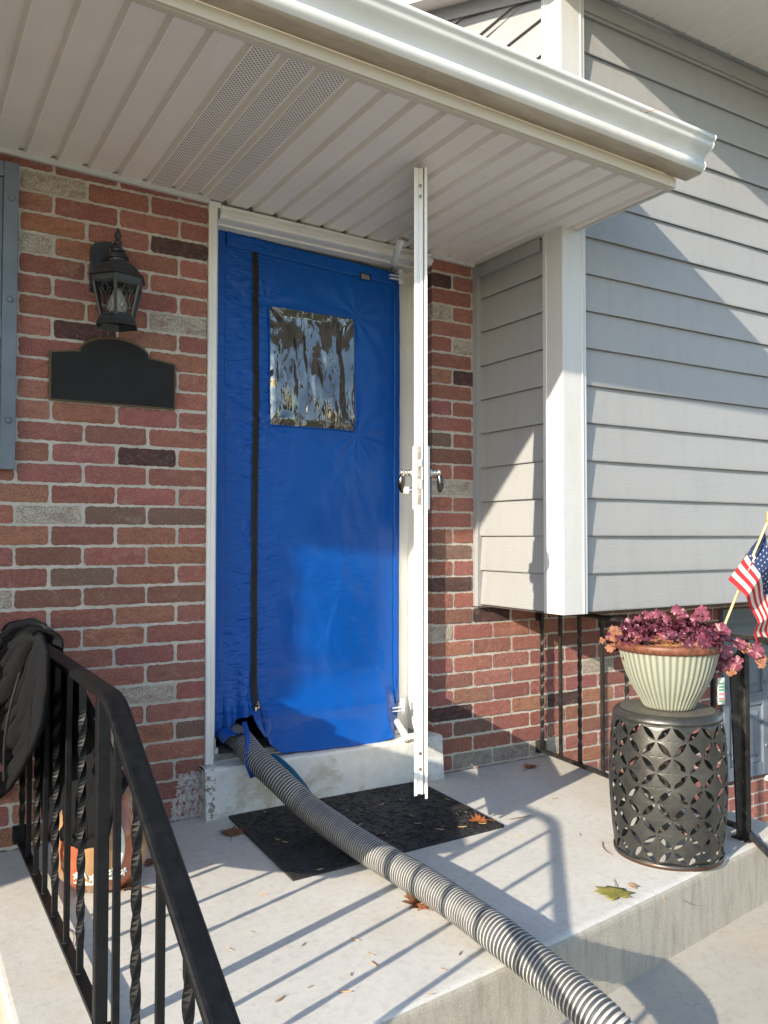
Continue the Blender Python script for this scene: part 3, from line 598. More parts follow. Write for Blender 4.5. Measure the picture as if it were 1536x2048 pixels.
# shutters -----------------------------------------------------
def shutter(x0,x1,z0,z1,name='shutter'):
    s_=empty(name,(x0,-.0,z0),parent=house)
    b=MB(); W=x1-x0; Hh=z1-z0; st=.045
    b.box((0,-.028,0),(st,-.003,Hh)); b.box((W-st,-.028,0),(W,-.003,Hh))
    for (a,c) in ((0,.07),(Hh*.42,Hh*.42+.07),(Hh-.05,Hh)): b.box((st,-.0265,a),(W-st,-.003,c))
    b.box((st,-.014,.07),(W-st,-.003,Hh-.05))
    for (a,c) in ((.10,Hh*.42-.03),(Hh*.42+.10,Hh-.08)):
        if c-a>.05:
            b.hexa([(st+.02,-.0145,a),(st+.02,-.0145,c),(W-st-.02,-.0145,c),(W-st-.02,-.0145,a)],[(st+.045,-.024,a+.025),(st+.045,-.024,c-.025),(W-st-.045,-.024,c-.025),(W-st-.045,-.024,a+.025)])
    b.build('panel',SHUTTER,s_,bevel=.003)
    for x in (.0225,W-.0225):
        for z in (.16,Hh*.55,Hh-.12):
            k=MB(); k.tube([(x,-.027,z),(x,-.033,z),(x,-.036,z)],[.0105,.0105,.006],12); k.build('button',SHUTTER,s_)
    return s_
s1=shutter(-1.06,-.652,1.228,2.238); s1['label']='blue grey shutter at the left edge of the brick wall'
for o in s1.children:
    pass
s2=shutter(2.89,3.27,-.315,.62); s2['label']='blue grey raised panel shutter below the bay'
wn=empty('window',(0,0,0),parent=house)
b=MB(); b.box((3.29,-.03,-.33),(3.34,0,.62)); b.box((3.34,-.03,-.33),(4.1,0,-.29)); b.box((3.34,-.03,.58),(4.1,0,.62)); b.box((4.06,-.03,-.29),(4.1,0,.58)); b.box((3.34,-.025,.12),(4.06,0,.15)); b.box((3.27,-.05,-.36),(4.12,0,-.33)); b.build('frame',TRIMW,wn)
b=MB(); b.box((3.34,-.012,-.29),(4.06,-.010,.12)); b.box((3.34,-.012,.15),(4.06,-.010,.58)); b.build('pane',DGLASS,wn)
b=MB()
for k in range(20): b.box((3.345,-.0095,.16+k*.021),(4.055,-.003,.174+k*.021))
b.build('blind',BLIND,wn)

# ------------------------------------------------------------------ wall lantern
lan=tag(empty('wall_lantern',(-.357,0,1.70)),'black six sided wall lantern with leaded glass on the brick wall','lantern')
LX,LY=0,-.135
b=MB(); pp=[]
for i in range(17):
    a=pi*i/16; pp.append((.058*cos(a),.30+.032*sin(a)))
poly=[(.058,.155),(.058,.30)]+pp[1:-1]+[(-.058,.30),(-.058,.155)]
b.prism([(a-.028,c) for a,c in poly],(.022,-.024,0),(.022,-.001,0),Vector((1,0,0)),Vector((0,0,1)))
b.prism([((a)*.8-.028,.2+(c-.2)*.88) for a,c in poly],(.022,-.030,0),(.022,-.0245,0),Vector((1,0,0)),Vector((0,0,1))); b.build('back_plate',BLACKM,lan,bevel=.002)
b=MB(); arm=[(-.02,-.028,.262),(-.012,-.055,.275),(-.004,-.085,.285),(LX,-.115,.278),(LX,LY,.268)]; b.tube(arm,[.012,.010,.010,.011,.012],12)
b.lathe([(.012,-.012),(.016,-.006),(.016,.006),(.012,.012)],(-.006,-.075,.285),14); b.build('arm',BLACKM,lan)
b=MB(); b.lathe([(0,.348),(.002,.345),(.013,.322),(.013,.318),(.006,.306),(.008,.304),(.014,.296),(.014,.290),(.008,.283),(.008,.280),(.018,.272),(.018,.266),(.012,.260),(.0,.258)],(LX,LY,0),16,0,False); b.build('finial',BLACKM,lan)
ph=radians(12)
b=MB(); b.lathe([(.006,.262),(.030,.256),(.036,.246),(.037,.240),(.030,.238),(.030,.226),(.034,.224)],(LX,LY,0),24)
b.lathe([(.034,.226),(.052,.220),(.066,.208),(.072,.200),(.076,.199),(.084,.186),(.100,.174),(.101,.171),(.092,.170),(.090,.166),(.088,.150),(.086,.147),(.05,.147)],(LX,LY,0),6,0,False,phase=ph); b.build('cap',BLACKM,lan,bevel=.0012)
def hexpt(r,z,k,ph=ph): a=ph+2*pi*k/6; return Vector((LX+r*cos(a),LY+r*sin(a),z))
b=MB()
for k in range(6): b.tube([hexpt(.083,.150,k),hexpt(.057,.040,k)],.0062,6,0,False)
b.lathe([(.058,.044),(.063,.038),(.066,.028),(.072,.018),(.074,.012),(.070,.010),(.062,.022),(.056,.030)],(LX,LY,0),6,0,False,phase=ph)
for k in range(6): b.tube([hexpt(.082,.146,k),hexpt(.082,.146,k+1)],.005,6); b.tube([hexpt(.058,.045,k),hexpt(.058,.045,k+1)],.005,6)
b.build('cage',BLACKM,lan,bevel=.0008)
b=MB()
for k in range(6): b.add([hexpt(.081,.147,k),hexpt(.081,.147,k+1),hexpt(.056,.044,k+1),hexpt(.056,.044,k)],[(0,1,2,3)])
b.build('glass',LGLASS,lan)
b=MB()
for k in range(6):
    A,Bq,Cq,D=hexpt(.0825,.147,k),hexpt(.0825,.147,k+1),hexpt(.0575,.044,k+1),hexpt(.0575,.044,k)
    def q(u,v_): return (A.lerp(Bq,u)).lerp(D.lerp(Cq,u),v_)
    for line in ([(.5,.02),(.36,.16),(.36,.24),(.5,.40),(.64,.24),(.64,.16),(.5,.02)],[(.5,.40),(.5,.70)],[(.5,.70),(.36,.82),(.5,.98),(.64,.82),(.5,.70)],[(.36,.24),(.2,.2)],[(.64,.24),(.8,.2)],[(.2,.2),(.32,.38),(.33,.52),(.2,.75),(.36,.82)],[(.8,.2),(.68,.38),(.67,.52),(.8,.75),(.64,.82)]):
        b.tube([q(*p) for p in line],.0012,5)
b.build('leading',plain('lead_came',(.10,.105,.11),.35,metal=.7),lan)
b=MB(); b.lathe([(0,.14),(.014,.138),(.018,.120),(.030,.095),(.033,.075),(.024,.056),(0,.047)],(LX,LY,0),20); b.build('bulb',BULB,lan)
# ------------------------------------------------------------------ plaque
pl=tag(empty('house_plaque',(-.335,0,1.468)),'black arched house plaque with bronze edge below the wall lantern','plaque')
def arch(s_,w=.214,h=.165,ah=.072,aw=.12):
    p=[(-w,0),(w,0),(w,h),(aw+.02,h+.012)]
    for i in range(13):
        a=pi*i/12; p.append((aw*cos(a),h+.012+(ah-.012)*sin(a)))
    p+= [(-aw-.02,h+.012),(-w,h)]
    return [(x*(w-s_)/w,h/2+(z-h/2)*(h-s_*1.6)/h) for x,z in p]
b=MB(); b.prism(arch(0),(0,-.014,0),(0,-.002,0),Vector((1,0,0)),Vector((0,0,1))); b.build('border',plain('bronze_edge',(.13,.085,.045),.45,metal=.6),pl,bevel=.002)
b=MB(); b.prism(arch(.006),(0,-.0165,0),(0,-.0142,0),Vector((1,0,0)),Vector((0,0,1))); b.build('face',plain('black_plaque',(.004,.004,.0045),.75),pl,bevel=.001)

# ------------------------------------------------------------------ blue door seal
seal=tag(empty('door_barrier',(0,0,0)),'blue vinyl sheet sealing the doorway with zip and clear window','door seal')
def zbot(x):
    P=[(.06,.25),(.10,.245),(.135,.285),(.165,.318),(.205,.325),(.235,.300),(.262,.215),(.30,.186),(.5,.180),(.70,.176),(.80,.182),(.86,.215),(.905,.285)]
    for (a,c),(d,e) in zip(P,P[1:]):
        if a<=x<=d: u=(x-a)/(d-a); u=u*u*(3-2*u); return c+(e-c)*u
    return P[0][1] if x<.06 else P[-1][1]
def ztop(x): return 2.196-.036*(x-.1)/.8
def sheet_y(x,z):
    y=.095
    # billow
    y-=.018*sin(pi*min(1,max(0,(x-.06)/.84)))*sin(pi*min(1,max(0,(z-.2)/2.0)))
    # roll out over the step
    k=max(0,(.47-z)/.29); side=min(1,max(0,(x-.10)/.14))*min(1,max(0,(.90-x)/.10))
    y-= (.125*k**1.6)*side
    y-= .016*math.exp(-((z-.33)/.045)**2)*side
    # gathered folds under the zip
    y+= .018*sin(x*95)*math.exp(-((x-.17)/.07)**2)*max(0,1-(z-.25)/.28)
    # tension folds from the window corners and along the zip
    for (cx_,cz_,s_) in ((.27,1.94,.9),(.27,1.44,.8),(.68,1.94,.55),(.68,1.44,.9)):
        d=sqrt((x-cx_)**2+(z-cz_)**2); a=math.atan2(z-cz_,x-cx_); y+= s_*.0042*sin(a*9+cx_*3)*math.exp(-d/.13)*min(1,d/.04)
    y+=.008*noise.noise((x*4,z*1.6,1.2))+.0024*noise.noise((x*14+z*7,z*7-x*5,4.))*(1.7 if x<.4 else .9)
    y+=.0060*noise.noise((x*22+z*18,z*26-x*14,9.))*math.exp(-((x-.19)/.09)**2)*(1 if z>.6 else .3)
    y-=.006*noise.noise((x*3,z*9,7.7))*math.exp(-((z-2.08)/.06)**2)
    return y
XW0,XW1,ZW0,ZW1=.283,.668,1.452,1.928
b=MB()
def sv(u,v_):
    x=.066+.828*u; z=zbot(x)+(ztop(x)-zbot(x))*v_
    return (x,sheet_y(x,z),z)
b.grid(150,330,sv,keep=lambda u,v_:not(XW0+.004<.066+.828*u<XW1-.004 and ZW0+.004<(lambda x:zbot(x)+(ztop(x)-zbot(x))*v_)(.066+.828*u)<ZW1-.004)); b.build('sheet',BLUE,seal,solid=.0015)
def patch(name,x0,x1,z0,z1,mt,off,nu=10,nv=60,seg=None,solid=.001,wig=None):
    g=MB(); g.grid(nu,nv,lambda u,v_:(lambda x,z:(x,sheet_y(x,z)-off,z))(x0+(x1-x0)*u+(wig(z0+(z1-z0)*v_) if wig else 0),z0+(z1-z0)*v_)); return g.build(name,mt,seal,solid=solid)
wig=lambda z:.004*noise.noise((z*3,2,2))+(-.006 if z>2.0 else 0)*(z-2.0)*6
patch('zipper',.213,.2395,.345,2.142,ZIP,.0035,4,220,wig=wig)
b=MB()
for s_ in (-.0045,.0045):
    b.tube([(.2263+s_+wig(z),sheet_y(.226,z)-.006,z) for z in [.36+.0178*i for i in range(100)]],.0012,5)
b.build('zip_coil',RUBBER,seal)
g=MB(); zc=.352; yy=sheet_y(.226,zc)-.008
g.box((.2165,yy-.003,zc-.012),(.2365,yy+.002,zc+.004)); g.tube([(.223,yy-.004,zc+.012),(.2275,yy-.007,zc+.03),(.231,yy-.006,zc+.012),(.2285,yy-.006,zc-.004)],.0018,6); g.build('zip_pull',CHROME,seal,bevel=.001)
patch('left_hem',.058,.101,.262,2.198,BLUE,.0045,6,160,solid=.0016)
patch('right_hem',.868,.897,.30,2.145,BLUE,.0045,4,160,solid=.0016)
g=MB(); g.grid(90,6,lambda u,v_:(lambda x,z:(x,sheet_y(x,z)-.006-.003*abs(sin(x*70+noise.noise((x*9,0,0))*4))*v_,z))(.105+.76*u,ztop(.105+.76*u)-.056+.054*v_)); g.build('top_hem',BLUE,seal,solid=.0016)
# window: frame welt and clear sheet
g=MB()
def wv(u,v_):
    x=XW0+(XW1-XW0)*u; z=ZW0+(ZW1-ZW0)*v_
    e=min(u,1-u,v_,1-v_); k=min(1,e/.06)
    y=sheet_y(x,z)-.004-k*(.015*noise.noise((x*11,z*2.6,5.5))+.006*noise.noise((x*30+2,z*6,1.5))+.0010*noise.noise((x*60,z*16,2.5)))+k*.02*(z-1.69)
    return (x,y,z)
g.grid(110,120,wv); g.build('clear_window',PVC,seal)
def ring(off,wd):
    pts=[]; 
    for (a,c) in (((XW0,ZW0),(XW1,ZW0)),((XW1,ZW0),(XW1,ZW1)),((XW1,ZW1),(XW0,ZW1)),((XW0,ZW1),(XW0,ZW0))):
        for i in range(30):
            u=i/30; x=a[0]+(c[0]-a[0])*u; z=a[1]+(c[1]-a[1])*u; pts.append((x+.0018*noise.noise((x*60,z*60,0)),sheet_y(x,z)-off-.0015*noise.noise((x*50,z*50,3)),z+.0018*noise.noise((x*60,z*60,5))))
    return pts+[pts[0]]
g=MB(); g.tube(ring(.005,0),.0028,6); g.build('window_welt',[t_ for t_ in [BLUE]],seal)
# maker tag
g=MB(); g.grid(4,2,lambda u,v_:(.695+.053*u,sheet_y(.72,2.12)-.009,2.104+.026*v_)); g.build('cloth_tag',LABEL,seal,solid=.001)
cu=bpy.data.curves.new('seal_text','FONT'); cu.body='SEAL'; cu.size=.0195; cu.extrude=.0004; cu.align_x='CENTER'
to=bpy.data.objects.new('tmp',cu); COL.objects.link(to); bpy.context.view_layer.update()
me=bpy.data.meshes.new_from_object(to.evaluated_get(bpy.context.evaluated_depsgraph_get())); bpy.data.objects.remove(to)
me.materials.clear(); me.materials.append(PRINT); o=bpy.data.objects.new('tag_lettering',me); COL.objects.link(o); o.parent=seal; o.rotation_euler=(pi/2,0,0); o.location=(.7215,sheet_y(.72,2.12)-.0108,2.1125)
g=MB(); g.box((.702,sheet_y(.72,2.12)-.0112,2.1065),(.741,sheet_y(.72,2.12)-.0104,2.1085)); g.build('tag_underline',PRINT,seal)
# hanging straps at the gathered opening
def ribbon(name,pts,w0,mt,par,tw=0):
    g=MB(); P=[Vector(p) for p in pts]; n=len(P)
    def f(u,v_):
        k=v_*(n-1); i=min(n-2,int(k)); p=P[i].lerp(P[i+1],k-i); a=tw*v_
        return p+Vector((cos(a),sin(a),0))*(u-.5)*(w0[0]+(w0[1]-w0[0])*v_)
    g.grid(4,24,f); return g.build(name,mt,par,solid=.0012)
ribbon('strap',[(.150,-.01,.320),(.140,-.075,.275),(.126,-.115,.235),(.122,-.125,.19),(.140,-.13,.145)],(.018,.036),BLUES,seal,.5)
ribbon('strap',[(.212,.03,.345),(.208,.0,.318),(.216,-.018,.288),(.232,-.03,.255)],(.030,.012),BLUES,seal,-.5)
ribbon('strap',[(.242,.03,.345),(.252,.0,.318),(.248,-.02,.288),(.236,-.03,.258)],(.022,.012),BLUES,seal,.4)
g=MB()
g.grid(20,10,lambda u,v_:(lambda a,r:(.107+r*cos(a)*1.0,.03-.07*v_,.262+r*sin(a)*.9))(pi*(1.05-1.25*u),.034+.012*sin(u*7+v_*2)))
g.build('curled_flap',BLUES,seal,solid=.0015)
ribbon('side_flap',[at(540,1508,y=-.085),at(560,1521,y=-.13),at(583,1541,y=-.19),at(606,1567,y=-.26),at(630,1602,y=-.35)],(.034,.012),plain('teal_cord',(.0,.075,.14),.4),seal,.2)

# ------------------------------------------------------------------ hose
ctrl=[Vector(p) for p in [(.02,.62,.245),(.09,.38,.246),(.155,.15,.247),(.150,-.02,.238),at(513,1519,y=-.115),at(560,1562,y=-.235),at(612,1612,y=-.345),at(670,1655,z=.066),at(735,1699,z=.054),at(850,1768,z=.052),at(925,1818,z=.052),at(1000,1872,z=.052),at(1100,1950,x=.296),at(1175,2014,x=.303),at(1250,2084,x=.32),at(1330,2180,x=.36),(.5,-2.3,-.14),(.7,-2.75,-.14)]]
def catmull(P,step):
    out=[]
    for i in range(len(P)-1):
        p0=P[max(i-1,0)];p1=P[i];p2=P[i+1];p3=P[min(i+2,len(P)-1)]; n=max(2,int((p2-p1).length/.01))
        for k in range(n):
            u=k/n; out.append(.5*((2*p1)+(p2-p0)*u+(2*p0-5*p1+4*p2-p3)*u*u+(3*p1-p0-3*p2+p3)*u**3))
    out.append(P[-1]); res=[out[0]]; acc=0
    # smooth
    for _ in range(26):
        out=[out[0]]+[(out[i-1]+out[i]*2+out[i+1])/4 for i in range(1,len(out)-1)]+[out[-1]]
    # resample
    res=[out[0]]; cur=out[0]; i=1
    while i<len(out):
        d=(out[i]-cur).length
        if d>=step: cur=cur+(out[i]-cur)*(step/d); res.append(cur.copy())
        else: i+=1
    return res
hose=empty('vacuum_hose',(.3,-.9,0)); tag(hose,'thick grey ribbed hose running from under the blue sheet across the mat','hose')
PT=.0113; path=catmull(ctrl,PT/4); RH=.0445
b=MB(); seg=36; a=None; vs_=[]; off=Vector((.3,-.9,0))
for i,p in enumerate(path):
    tg=(path[min(i+1,len(path)-1)]-path[max(i-1,0)]).normalized()
    if a is None: a=tg.cross(Vector((0,0,1))).normalized()
    a=(a-tg*a.dot(tg)).normalized(); bb=tg.cross(a); r=[RH,RH,RH-.0028,RH-.0028][i%4]+.0013*noise.noise((p.x*7,p.y*7,p.z*9))+.0005*noise.noise((i//4*.9,3,3))
    for k in range(seg):
        th=2*pi*k/seg; vs_.append(p+(a*cos(th)+bb*sin(th))*r-off)
n=len(path)
for ph_ in (0,1):
    b.add(vs_ if ph_==0 else [],[],0)
base=0
for i in range(n-1):
    for k in range(seg):
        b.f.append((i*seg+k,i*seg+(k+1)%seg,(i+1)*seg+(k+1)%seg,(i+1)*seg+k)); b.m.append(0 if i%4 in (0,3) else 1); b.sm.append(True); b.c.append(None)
o=b.build('corrugated_tube',[HR,HG],hose)
md=o.modifiers.new('edge','EDGE_SPLIT'); md.split_angle=radians(35)

# ------------------------------------------------------------------ door mat
b=MB(); cs=[Vector((.063,-.088,0)),Vector((.033,-.705,0)),Vector((.853,-.667,0)),Vector((.886,-.062,0))]
def mv(u,v_):
    p=cs[1].lerp(cs[2],u).lerp(cs[0].lerp(cs[3],u),v_)
    return (p.x,p.y,.009+.0015*noise.noise((p.x*5,p.y*5,0)))
b.grid(80,60,mv)
bars=[]
b.add([c for c in cs]+[Vector(mv(0,1)),Vector(mv(0,0)),Vector(mv(1,0)),Vector(mv(1,1))],[(1,2,6,5),(2,3,7,6),(3,0,4,7),(0,1,5,4)])
random.seed(3)
for i in range(900):
    u,v_=random.random()*.96+.02,random.random()*.96+.02; p=Vector(mv(u,v_)); a=random.choice([0,pi/2,pi/4,-pi/4])+jit(.2); l=random.uniform(.008,.02); wv_=.0035
    d=Vector((cos(a),sin(a),0)); e=Vector((-sin(a),cos(a),0))
    q0=[p-d*l/2-e*wv_/2,p+d*l/2-e*wv_/2,p+d*l/2+e*wv_/2,p-d*l/2+e*wv_/2]; b.hexa([x-Vector((0,0,.002)) for x in q0],[x+Vector((0,0,.0028)) for x in q0])
tag(b.build('door_mat',MAT),'black textured rubber mat lying before the door step','door mat')

# ------------------------------------------------------------------ railings
def bar(b,x,y,z0,z1,w_=.0127,tw=False,mi=0):
    if not tw: b.box((x-w_/2,y-w_/2,z0),(x+w_/2,y+w_/2,z1),mi); return
    n=70; vs_=[]
    for i in range(n+1):
        z=z0+(z1-z0)*i/n; k=min(1,max(0,(z-z0-.07)/(z1-z0-.14))); th=k*2*pi*2.5
        for q in range(4):
            a=th+pi/4+q*pi/2; vs_.append((x+w_*.72*cos(a),y+w_*.72*sin(a),z))
    b.add(vs_,[(i*4+q,i*4+(q+1)%4,(i+1)*4+(q+1)%4,(i+1)*4+q) for i in range(n) for q in range(4)],mi,False)
    b.add(vs_,[(3,2,1,0),(n*4,n*4+1,n*4+2,n*4+3)],mi)
def capprof(): return [(-.0215,-.002),(-.0215,.0075),(-.0185,.0105),(-.013,.0120),(.013,.0120),(.0185,.0105),(.0215,.0075),(.0215,-.002),(.014,-.004),(-.014,-.004)]
def sweep(b,path,prof,ax):
    n=len(prof); vs_=[]; path=[Vector(p) for p in path]
    for i,p in enumerate(path):
        t_=(path[min(i+1,len(path)-1)]-path[max(i-1,0)]).normalized(); up=ax.cross(t_).normalized()
        if up.z<0: up=-up
        vs_+=[p+ax*a+up*c for a,c in prof]
    b.add(vs_,[(i*n+k,i*n+(k+1)%n,(i+1)*n+(k+1)%n,(i+1)*n+k) for i in range(len(path)-1) for k in range(n)],0,False)
    b.add(vs_,[tuple(range(n)),tuple(range((len(path)-1)*n,len(path)*n))[::-1]],0)
def railing(name,label,ox,ys,twf,ypost,zt,yend,M,wallx,fn,yknee,slope,ylast,mt,post_w=.026):
    """fn(y)->x of the rail line"""
    r=tag(empty(name,(ox,0,0)),label,'railing')
    X=lambda y: fn(y)-ox
    ax=Vector((1,0,0))
    b=MB(); pth=[]
    y=-.004
    while y>yknee+.05: pth.append((X(y),y,zt)); y-=.1
    for k in range(9):
        u=k/8; yy=yknee+.05-.1*u; d=max(0,-(yy-(yknee+.05)))
        pth.append((X(yknee+.05-.1*u),yy,zt-slope*.1*u*u*.5))
    y=yknee-.05; z=pth[-1][2]
    pth.append((X(ylast),ylast,z-slope*(y-ylast)))
    sweep(b,pth,capprof(),ax); b.build('handrail',mt,r,bevel=0)
    def topz(y):
        for a,c in zip(pth,pth[1:]):
            if c[1]<=y<=a[1]: u=(y-a[1])/(c[1]-a[1]); return a[2]+(c[2]-a[2])*u
        return zt
    b=MB(); sweep(b,[(X(-.004),-.004,.03),(X(ypost),ypost,.03)],[(-.013,-.006),(.013,-.006),(.013,.006),(-.013,.006)],ax)
    b.build('bottom_rail',mt,r,bevel=.001)
    b=MB(); sweep(b,[(X(ypost),ypost,.03),(X(ylast),ylast,.03-slope*(ypost-ylast))],[(-.013,-.006),(.013,-.006),(.013,.006),(-.013,.006)],ax); b.build('slope_rail',mt,r,bevel=.001)
    b=MB(); b.box((X(0)-.022,-.03,.018),(X(0)+.022,-.001,.072)); b.build('wall_bracket',mt,r,bevel=.003); b=MB(); b.box((X(0)-.018,-.014,zt-.05),(X(0)+.018,-.001,zt-.002)); b.build('wall_bracket',mt,r,bevel=.003)
    b=MB(); bar(b,X(ypost),ypost,0.0,topz(ypost)-.002,post_w); b.box((X(ypost)-.034,ypost-.034,0),(X(ypost)+.034,ypost+.034,.006)); b.build('post',mt,r,bevel=.0025)
    for y,tw in ys:
        b=MB(); z0=.034 if y>ypost else .034-slope*(ypost-y); bar(b,X(y),y,z0,topz(y)-.002,.0135,tw); 
        b.lathe([(.013,0),(.010,.004),(.007,.006)],(X(y),y,z0),10); b.build('baluster',mt,r,bevel=0 if tw else .001)
    return r,topz
ysL=[(-.055,True),(-.205,False),(-.355,True),(-.507,False),(-.665,True),(-.828,False),(-.991,True)]+[(-1.325,False),(-1.47,True),(-1.62,False),(-1.765,True),(-1.905,False)]
RL=railing('left_porch_railing'.replace('left_',''),'black iron porch railing with a dark jacket hung over it',-.62,ysL,None,-1.195,.692,0,0,0,lambda y:-.62,-1.29,.52,-2.45,IRON)
ysR=[(-.005-.02,True),(-.148,False),(-.285,True),(-.435,False),(-.585,True),(-.735,False),(-.885,True),(-1.03,False)]+[(-1.36,False),(-1.5,True),(-1.65,False)]
XR=lambda y: 1.60-.115*max(0,(-y-.15))
RR=railing('porch_railing','black iron porch railing under the bay beside the metal stool',1.6,ysR,None,-1.165,.672,0,0,0,XR,-1.26,.52,-2.2,IRONW)
g=MB(); xp=XR(-1.165)-1.6
g.hexa([(xp-.045,-1.168,.012),(xp-.020,-1.168,.012),(xp-.020,-1.162,.012),(xp-.045,-1.162,.012)],[(xp-.075,-1.168,.60),(xp-.014,-1.168,.64),(xp-.014,-1.162,.64),(xp-.075,-1.162,.60)]); g.build('brace_plate',IRONW,RR[0])

# ------------------------------------------------------------------ jacket over the left railing
def drape(name,left,right,xpl,amp,mt,par,n=50,m_=60,solid=.012,bulge=.03,sgn=1):
    """left/right: polylines of photo-traced (y,z) outline at plane x; becomes a folded sheet with thickness"""
    def samp(P,u):
        L=[0]
        for a,c in zip(P,P[1:]): L.append(L[-1]+sqrt((a[0]-c[0])**2+(a[1]-c[1])**2))
        s_=u*L[-1]
        for i in range(len(P)-1):
            if s_<=L[i+1]+1e-9:
                k=(s_-L[i])/(L[i+1]-L[i]); return (P[i][0]+(P[i+1][0]-P[i][0])*k,P[i][1]+(P[i+1][1]-P[i][1])*k)
        return P[-1]
    g=MB()
    def f(u,v_):
        a=samp(left,v_); c=samp(right,v_); y=a[0]+(c[0]-a[0])*u; z=a[1]+(c[1]-a[1])*u
        e=min(1,min(u,1-u)*6)
        x=xpl+sgn*(bulge*e*sin(pi*min(1,v_*1.1))+amp*e*(noise.noise((u*6+v_*1.6,v_*1.3,xpl*9))+.55*noise.noise((u*15-v_*2,v_*2.4,xpl*5))+.28*(1-abs(noise.noise((u*22+v_*5,v_*5,xpl*5)))*3)*.6)*min(1,.25+v_*3))
        return (x,y,z)
    g.grid(n,m_,f); return g.build(name,mt,par,solid=solid)
jk=tag(empty('jacket',(-.62,-.2,.70)),'black jacket draped over the railing beside the brick wall','jacket')
inv=Matrix.Translation((-.62,-.2,.70)).inverted()
def pz(l,x): return [(lambda p:(p.y,p.z))(at(a,c,x=x)) for a,c in l]
XI=-.565
o=drape('hanging_body',pz([(64,1275),(70,1400),(80,1520),(92,1640),(100,1680)],XI),pz([(118,1292),(150,1345),(185,1410),(215,1465),(232,1510),(258,1568),(235,1608),(226,1640),(214,1700),(150,1688)],XI),XI,.03,JACK,jk,sgn=1); o.matrix_parent_inverse=inv
XO=-.685
o=drape('hanging_sleeve',pz([(62,1268),(20,1292),(-40,1350),(-110,1440),(-170,1560),(-160,1660)],XO),pz([(90,1272),(100,1300),(99,1380),(90,1450),(70,1500),(46,1543),(22,1580),(-18,1612),(-60,1640)],XO),XO,.075,JACK,jk,n=90,m_=110,sgn=-1,bulge=.015); o.matrix_parent_inverse=inv
# saddle over the handrail
g=MB()
def sad(u,v_):
    a=-.35+(pi+.7)*u; y=-.035-.36*v_; r=.033+.010*noise.noise((u*3,v_*6,1))+.006*sin(v_*26+u*2)
    return (-.624+r*1.55*cos(pi-a),y+.03*sin(u*3),.692+r*sin(a)-(.03 if a<0 or a>pi else 0))
g.grid(30,40,sad); o=g.build('saddle',JACK,jk,solid=.01); o.matrix_parent_inverse=inv
g=MB(); g.tube([(-.69,-.12,.70),(-.66,-.19,.735),(-.62,-.24,.75),(-.58,-.30,.72),(-.57,-.34,.66)],[.014]*5,10); g.tube([(-.70,-.09,.66),(-.67,-.14,.73),(-.62,-.17,.748),(-.58,-.2,.73)],[.011]*4,10); o=g.build('collar_fold',JACK2,jk); o.matrix_parent_inverse=inv
pr=[(-.72,.0,.0)]
pa=at(40,1345,x=-.735); pb_=at(8,1560,x=-.745)
g=MB(); g.tube([pa.lerp(pb_,k/10)+Vector((-.012*sin(pi*k/10),0,0)) for k in range(11)],.0035,6); o=g.build('zip_seam',JACK2,jk); o.matrix_parent_inverse=inv

# ------------------------------------------------------------------ ceramic pumpkin
pk=tag(empty('ceramic_pumpkin',(-.452,-.43,0)),'orange and tan glazed ceramic pumpkin lantern behind the railing','pumpkin')
NL=10
def pr_(r,z,th): return r*(1-.05*(1-abs(cos(th*NL/2))**.5))
prof=[(.0,.004),(.07,.002),(.095,.012),(.118,.04),(.134,.085),(.138,.13),(.132,.175),(.118,.215),(.098,.25),(.072,.275),(.05,.285),(.035,.283),(.03,.28)]
b=MB(); seg=120; vs_=[]
for (r,z) in prof:
    for k in range(seg):
        th=2*pi*k/seg; rr=pr_(r,z,th); vs_.append((rr*cos(th),rr*sin(th),z))
for j in range(len(prof)-1):
    for k in range(seg):
        lobe=int((k+.5)/seg*NL+.5)%NL
        b.f.append((j*seg+k,j*seg+(k+1)%seg,(j+1)*seg+(k+1)%seg,(j+1)*seg+k)); b.m.append(lobe%2); b.sm.append(True); b.c.append(None)
b.v+=vs_; b.build('body',[ORANGE,TAN],pk)
b=MB(); b.lathe([(.03,.278),(.028,.29),(.02,.302),(.016,.32),(.02,.336),(.017,.342),(0,.343)],(0,0,0),12); b.build('stem',plain('pumpkin_stem',(.33,.30,.24),.5),pk)
def surf(th,z,off=.003):
    for (a,c),(d,e) in zip(prof[1:],prof[2:]):
        if c<=z<=e: r=a+(d-a)*(z-c)/(e-c); break
    else: r=.1
    r=pr_(r,z,th)+off; return (r*cos(th),r*sin(th),z)
b=MB(); th0=-pi/2-.15
for (pts,w_) in (([(-.42,.20),(-.50,.16),(-.50,.11),(-.42,.065),(-.36,.06)],.006),([(.28,.225),(.36,.18),(.37,.13),(.30,.085),(.22,.055)],.006),([(-.05,.205),(-.14,.17),(-.16,.125),(-.1,.09)],.006),([(.05,.06),(.2,.045),(.38,.05)],.003),([(-.7,.05),(-.5,.04),(-.3,.042),(-.1,.045)],.003)):
    P=[surf(th0+a,z) for a,z in pts]; P2=[Vector(p) for p in P]; q=catmull(P2,.004) if len(P2)>2 else P2
    b.tube(q,[.0015+w_*sin(pi*min(1,max(0,i/(len(q)-1))))**.7 for i in range(len(q))],8)
for (a,z) in ((-.25,.065),(.40,.07),(.15,.075),(-.6,.07)):
    for k in range(5): b.tube([surf(th0+a,z,.002),surf(th0+a+.07*cos(k*1.26),z+.012*sin(k*1.26),.002)],[.003,.0035],6)
b.build('painted_design',PWHITE,pk)

